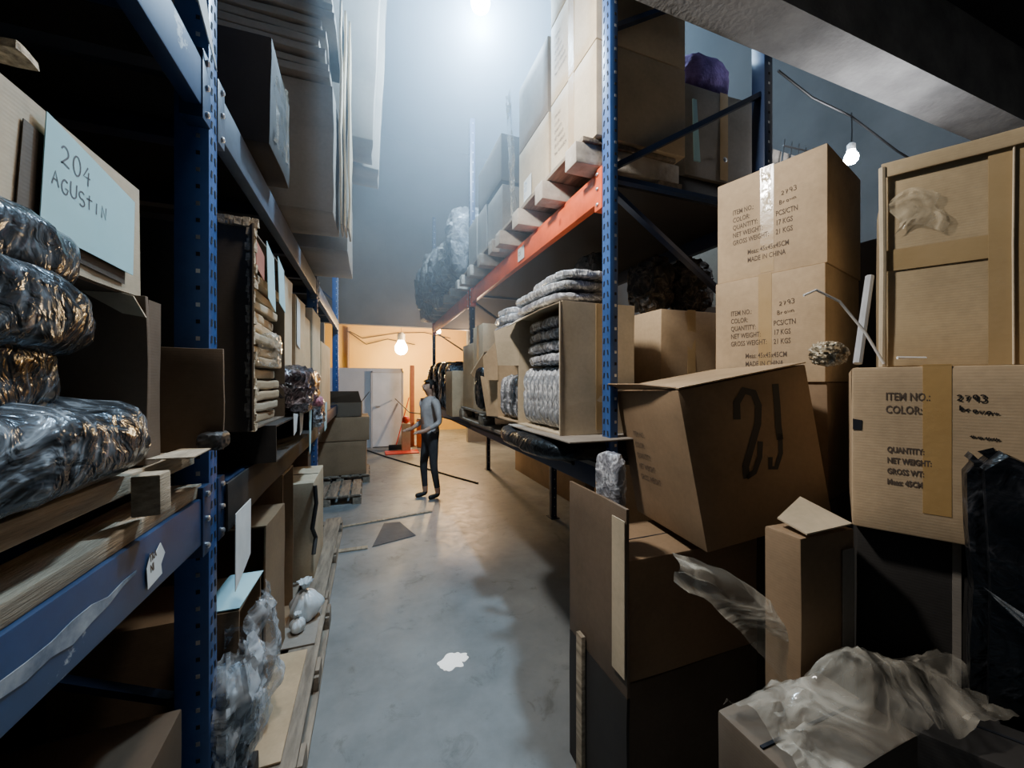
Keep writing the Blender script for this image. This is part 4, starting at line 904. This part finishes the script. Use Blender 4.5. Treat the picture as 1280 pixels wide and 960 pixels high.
SC = film_sheet('plastic_scrap', None, lambda u, v: Vector((.20 + .10 * u, 1.08 - .07 * u - .05 * v * u, -.052 - .012 * abs(noise.noise(Vector((u * 6, v * 6, 1)))))), 8, 8, FILM, thing=False, parent=o)
abox('low brown carton under the plastic film at lower right', .68, .99, .42, .60, 0, .82, m=CB_DARK)
lc = p0 - IN * .125 + EX * .29
carton('low black carton under the sack and plastic film', (.50, .19, .80), (lc.x, lc.y, 0), math.degrees(math.atan2(EX.y, EX.x)), CB_BLACK)
abox('dark carton beneath the black sack', 1.245, 1.7, .1 - .35, .11, 0, .80, m=CB_BLACK) if False else None
def heap(u, v):
    x = .68 + .56 * u; y = .425 - .06 * u + .165 * v
    z = .828 + .085 * math.exp(-((u - .45) / .22) ** 2) * math.sin(math.pi * min(1, v * .9 + .1)) + .05 * math.exp(-((v - .6) / .3) ** 2) + .03 * noise.noise(Vector((u * 7, v * 3, 3))) + .02 * abs(noise.noise(Vector((u * 18, v * 8, 7))))
    return Vector((x, y, max(z, .825)))
film_sheet('plastic_film', 'crumpled milky plastic film heaped on the low cartons', heap, 40, 18, FILM_W)
def drape(u, v):
    x = .80 + .20 * u; y = .86 - .20 * u - .02 * math.sin(v * 5)
    z = 1.02 - .12 * u * u - v * (.06 + .12 * u) + .02 * noise.noise(Vector((u * 5, v * 6, 8)))
    return Vector((x - .02 * v, y - .05 * v, z))
film_sheet('plastic_film', 'clear plastic film draped from below the tilted carton', drape, 16, 16, FILM_W)
bag('silver bag corner hanging below the tilted carton, left', (.797, 1.15, 1.05), (.05, .12, .20), BAG_PALE, (0, 0, 10), 'garment_bag', 'bag', seed=301, amp=.15, seam=False)

# ================================================================== FLOOR THINGS
mb = MB(); WS = plain('floor_glint', (.9, .9, .86), .2, em=.35)  # glowing white patch paints a lamp reflection on the floor
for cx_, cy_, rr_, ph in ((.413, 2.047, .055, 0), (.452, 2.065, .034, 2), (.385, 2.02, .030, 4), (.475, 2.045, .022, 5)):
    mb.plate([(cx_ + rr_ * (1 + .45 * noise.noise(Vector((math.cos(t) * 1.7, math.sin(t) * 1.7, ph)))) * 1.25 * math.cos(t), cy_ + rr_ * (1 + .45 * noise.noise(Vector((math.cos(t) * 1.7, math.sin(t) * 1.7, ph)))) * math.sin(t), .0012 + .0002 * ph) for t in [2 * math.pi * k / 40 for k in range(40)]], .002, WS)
tag(mb.build('floor_glint', smooth=False), 'white lamp glint painted on the bare concrete floor', 'glint')
tag(MB().box((-.55, -.018, 0), (.45, .018, .012), PLY, bev=.003).build('wood_plank'), 'long pale slat lying across the aisle floor', 'wood slat')
o = bpy.data.objects['wood_plank.001']; o.location = (.23, 4.42, 0); o.rotation_euler = (0, 0, R(10))
tag(MB().box((-.14, -.03, 0), (.14, .03, .012), PLY, bev=.003).build('wood_offcut'), 'short pale offcut on the floor near the left pallet', 'wood offcut').location = (-.16, 3.72, 0)
tag(MB().plate([(.02, 3.72, .004), (.42, 3.85, .004), (.30, 4.28, .004), (.14, 4.3, .004)], .003, plain('dark_patch', (.07, .075, .085), .7)).build('floor_grey'), 'dark grey flat patch on the aisle floor', 'sheet')  # thin flat patch in plain dark grey
tag(MB().tube([(-.1, 9.1, .012), (.3, 8.1, .012), (.75, 7.1, .012), (1.25, 6.0, .012), (1.5, 5.5, .012)], .012, BLACK).build('black_cable'), 'black cable lying across the far aisle floor', 'cable')

# ================================================================== BACK OF THE AISLE
pr = empty('red_post', 'reddish wooden post standing beside the white door', 'post', (.93, 9.3, 0)); MB().box((-.05, -.05, 0), (.05, .05, 1.9), plain('red_brown_wood', (.42, .16, .08), .7), bev=.008).rough(.003, 6, 1, 4).build('post_shaft', pr)
MB().box((-.10, -.10, 0), (.10, .10, .02), plain('red_brown_wood', (.42, .16, .08), .7)).build('base_plate', pr)
dm = empty('orange_drum', 'orange drum standing right of the reddish post', 'drum', (1.16, 9.1, 0)); MB().lathe([(.13, 0), (.15, .02), (.15, .28), (.158, .3), (.15, .32), (.15, .6), (.16, .63), (.14, .64)], ORP, 24).build('drum_body', dm)
MB().lathe([(.14, .641), (.145, .66), (.10, .668)], BLACK, 24).build('drum_lid', dm)
sh = empty('floor_broom', 'long-handled broom leaning near the white door', 'broom', (.55, 8.95, 0)); MB().tube([(0, 0, .1), (.30, .22, 1.15)], .012, RED).build('handle', sh); MB().box((-.16, -.03, 0), (.12, .03, .11), BLACK, bev=.01).rough(.006, 20, 3).build('bristles', sh)
rp = lump(.16, .12, .16, RED, 4, .05, 2, 2.2).build('red_plastic_ball'); rp.location = (.74, 8.7, .68 - .08); tag(rp, 'round red plastic object by the broom handle', 'ball')
st_ = MB().box((-.09, -.09, 0), (.09, .09, .6), CB_PALE).build('pedestal_box'); tag(st_, 'pale narrow box standing under the red round object', 'box'); st_.location = (.74, 8.7, 0)
tag(MB().box((.3, 8.3, 0), (.98, 8.72, .02), RED, bev=.004).build('red_mat'), 'red mat on the floor before the white door', 'mat')
# pipe and wires on the ochre wall
tag(MB().tube([(-.60, 12.12, 0), (-.60, 12.12, 3.1)], .04, plain('brown_pipe', (.25, .14, .07), .6)).build('wall_pipe'), 'brown pipe running up the ochre far wall', 'pipe')
tag(MB().tube([(-.62, 12.12, 3.02), (-.2, 12.14, 2.80), (.3, 12.14, 2.90), (.8, 12.14, 3.0), (1.6, 12.14, 3.05), (2.4, 12.14, 2.9)], .012, BLACK).build('wall_wire'), 'dark wire sagging along the ochre far wall', 'wire')
tag(MB().tube([(-.60, 12.08, 2.98), (-.1, 12.10, 2.62), (.5, 12.10, 2.80), (1.3, 12.1, 2.66)], .014, BLACK).build('wall_wire'), 'second dark wire looping lower on the ochre wall', 'wire')

# ================================================================== THE PERSON
def skin_body(name, verts, edges, radii, root_i, parent=None, sub=2):
    me = bpy.data.meshes.new(name); me.from_pydata(verts, edges, []); o = bpy.data.objects.new(name, me); COL.objects.link(o)
    sk = o.modifiers.new('skin', 'SKIN'); ss = o.modifiers.new('sub', 'SUBSURF'); ss.levels = sub; ss.render_levels = sub
    for i, r in enumerate(radii):
        v = me.skin_vertices[0].data[i]; v.radius = r if isinstance(r, tuple) else (r, r); v.use_root = (i == root_i)
    bpy.context.view_layer.update()
    dg = bpy.context.evaluated_depsgraph_get(); m2 = bpy.data.meshes.new_from_object(o.evaluated_get(dg)); m2.name = name
    bpy.data.objects.remove(o); o = bpy.data.objects.new(name, m2); COL.objects.link(o)
    for p in m2.polygons: p.use_smooth = True
    if parent: o.parent = parent
    return o
SKIN = plain('skin', (.48, .27, .18), .55); SHIRT = noise_mat('grey_pink_shirt', (.34, .29, .27), (.5, .44, .41), scale=8, rough=.9, bump=.3)
TROU = noise_mat('dark_trousers', (.028, .027, .03), (.06, .058, .062), scale=8, rough=.9, bump=.3); HAIR = plain('dark_hair', (.02, .015, .012), .6)
K = 1.54 / 1.75
def person():
    # facing left (-x), standing with one leg forward; metres for a 1.75 m figure, then scaled
    V = []; Ed = []; Rr = []
    def add(p, r, prev=None):
        V.append(p); Rr.append(r); i = len(V) - 1
        if prev is not None: Ed.append((prev, i))
        return i
    pel = add((0, 0, .95), (.125, .15)); wa = add((-.01, 0, 1.10), (.115, .14), pel); ch = add((-.01, 0, 1.30), (.125, .165), wa); sh_ = add((0, 0, 1.43), (.10, .12), ch); nk = add((-.01, 0, 1.51), .048, sh_)
    hd = add((-.02, 0, 1.58), (.07, .065), nk); h2 = add((-.035, 0, 1.66), (.104, .084), hd); h3 = add((-.025, 0, 1.72), (.07, .06), h2)
    nose = add((-.13, 0, 1.635), .012, h2)
    hands = []
    for s in (-1, 1):
        hip = add((0, s * .09, .89), .088, pel)
        kn = add((-.03 - .03 * s, s * .10, .49), .06, hip); an = add((.02 - .05 * s, s * .10, .10), .042, kn); he = add((.02 - .05 * s, s * .10, .05), .04, an); to = add((-.14 - .05 * s, s * .11, .035), .034, he)
        sd = add((0, s * .19, 1.41), .06, sh_); el = add((.02, s * .25, 1.13), .045, sd)
        wr = add((-.20, s * .20, 1.02), .03, el); pa = add((-.27, s * .18, 1.01), .032, wr)
        hands.append((pa, s))
    for pa, s in hands:
        bx, by, bz = V[pa]
        for k in range(4):
            f1 = add((bx - .045, by + s * (-.03 + .02 * k), bz - .003), .0095, pa); f2 = add((bx - .075 - .006 * (k in (1, 2)), by + s * (-.03 + .02 * k), bz - .022), .0085, f1)
        t1_ = add((bx - .01, by - s * .045, bz + .005), .011, pa); add((bx - .045, by - s * .055, bz - .005), .009, t1_)
    root = empty('person', 'person in grey shirt and dark trousers standing far down the aisle', 'person', (.74, 5.08, 0), 20)
    o = skin_body('body', V, Ed, Rr, pel, root)
    me = o.data
    zs = min(v.co.z for v in me.vertices)
    for v in me.vertices: v.co = Vector((v.co.x, v.co.y, v.co.z - zs)) * K
    for m_ in (SHIRT, TROU, SKIN, BLACK): me.materials.append(m_)
    for p in me.polygons:
        c = p.center / K
        if c.z < .075: i = 3
        elif c.z < .16: i = 2
        elif c.z < .98 and abs(c.y) < .24 and c.x > -.16: i = 1
        elif c.z > 1.50: i = 2
        elif c.x < -.13 and c.z < 1.2: i = 2
        else: i = 0
        p.material_index = i
    hb = MB(); r = bmesh.ops.create_uvsphere(hb.bm, u_segments=20, v_segments=12, radius=1)
    for v in hb.bm.verts:
        v.co = Vector((-.020 + v.co.x * .104, v.co.y * .090, 1.676 + v.co.z * .088))
    bmesh.ops.delete(hb.bm, geom=[v for v in hb.bm.verts if v.co.z < 1.60 or (v.co.x < -.055 and v.co.z < 1.70)], context='VERTS')
    for v in hb.bm.verts: v.co = (v.co - Vector((0, 0, zs))) * K
    hb._tag(hb.bm.faces, HAIR); hb.build('hair', root)
    for s in (-1, 1):
        hb = MB(); hb.lathe([(.001, -.006), (.006, -.003), (.007, 0), (.006, .003), (.001, .006)], BLACK, 10, Matrix.Translation(((-.118) * K, s * .032 * K, (1.655 - zs) * K))); hb.build('eye', root)
        hb = MB(); hb.lathe([(.004, -.03), (.012, -.018), (.014, 0), (.012, .02), (.003, .03)], SKIN, 10, Matrix.Translation((0, s * .082 * K, (1.645 - zs) * K))); hb.build('ear', root)
    MB().box((-.118 * K, -.022 * K, (1.595 - zs) * K), (-.094 * K, .022 * K, (1.603 - zs) * K), plain('lips', (.3, .12, .1), .6)).build('mouth', root)
person()

# ================================================================== HAZE round the aisle lamp, imitating lens glare
hm, nt, out = mat('haze')
vs = node(nt, 'ShaderNodeVolumeScatter', Anisotropy=.2); vs.inputs['Color'].default_value = (.72, .86, 1, 1)
ge = nt.nodes.new('ShaderNodeNewGeometry'); ds = node(nt, 'ShaderNodeVectorMath', operation='DISTANCE'); ds.inputs[1].default_value = (.81, 2.9, 4.3)
nt.links.new(ge.outputs['Position'], ds.inputs[0])
mr = node(nt, 'ShaderNodeMapRange', interpolation_type='SMOOTHERSTEP'); mr.inputs['From Min'].default_value = 0; mr.inputs['From Max'].default_value = 3.9; mr.inputs['To Min'].default_value = .20; mr.inputs['To Max'].default_value = 0
nt.links.new(ds.outputs['Value'], mr.inputs['Value']); nt.links.new(mr.outputs[0], vs.inputs['Density'])
nt.links.new(vs.outputs[0], out.inputs['Volume'])
hz = MB().box((-.25, 1.7, 1.7), (3.2, 6.2, 6.9), hm).build('glare_haze', smooth=False); tag(hz, 'bluish haze imitating lens glare around the lamp above the aisle', 'haze', kind='stuff')

# ------------------------------------------------------------------ look
S.view_settings.view_transform = 'AgX'; S.view_settings.look = 'AgX - Base Contrast'; S.view_settings.exposure = .95
S.cycles.use_denoising = True
try: S.cycles.denoiser = 'OPENIMAGEDENOISE'
except Exception: pass
S.cycles.max_bounces = 8; S.cycles.transparent_max_bounces = 12; S.cycles.volume_bounces = 0; S.cycles.sample_clamp_indirect = 4
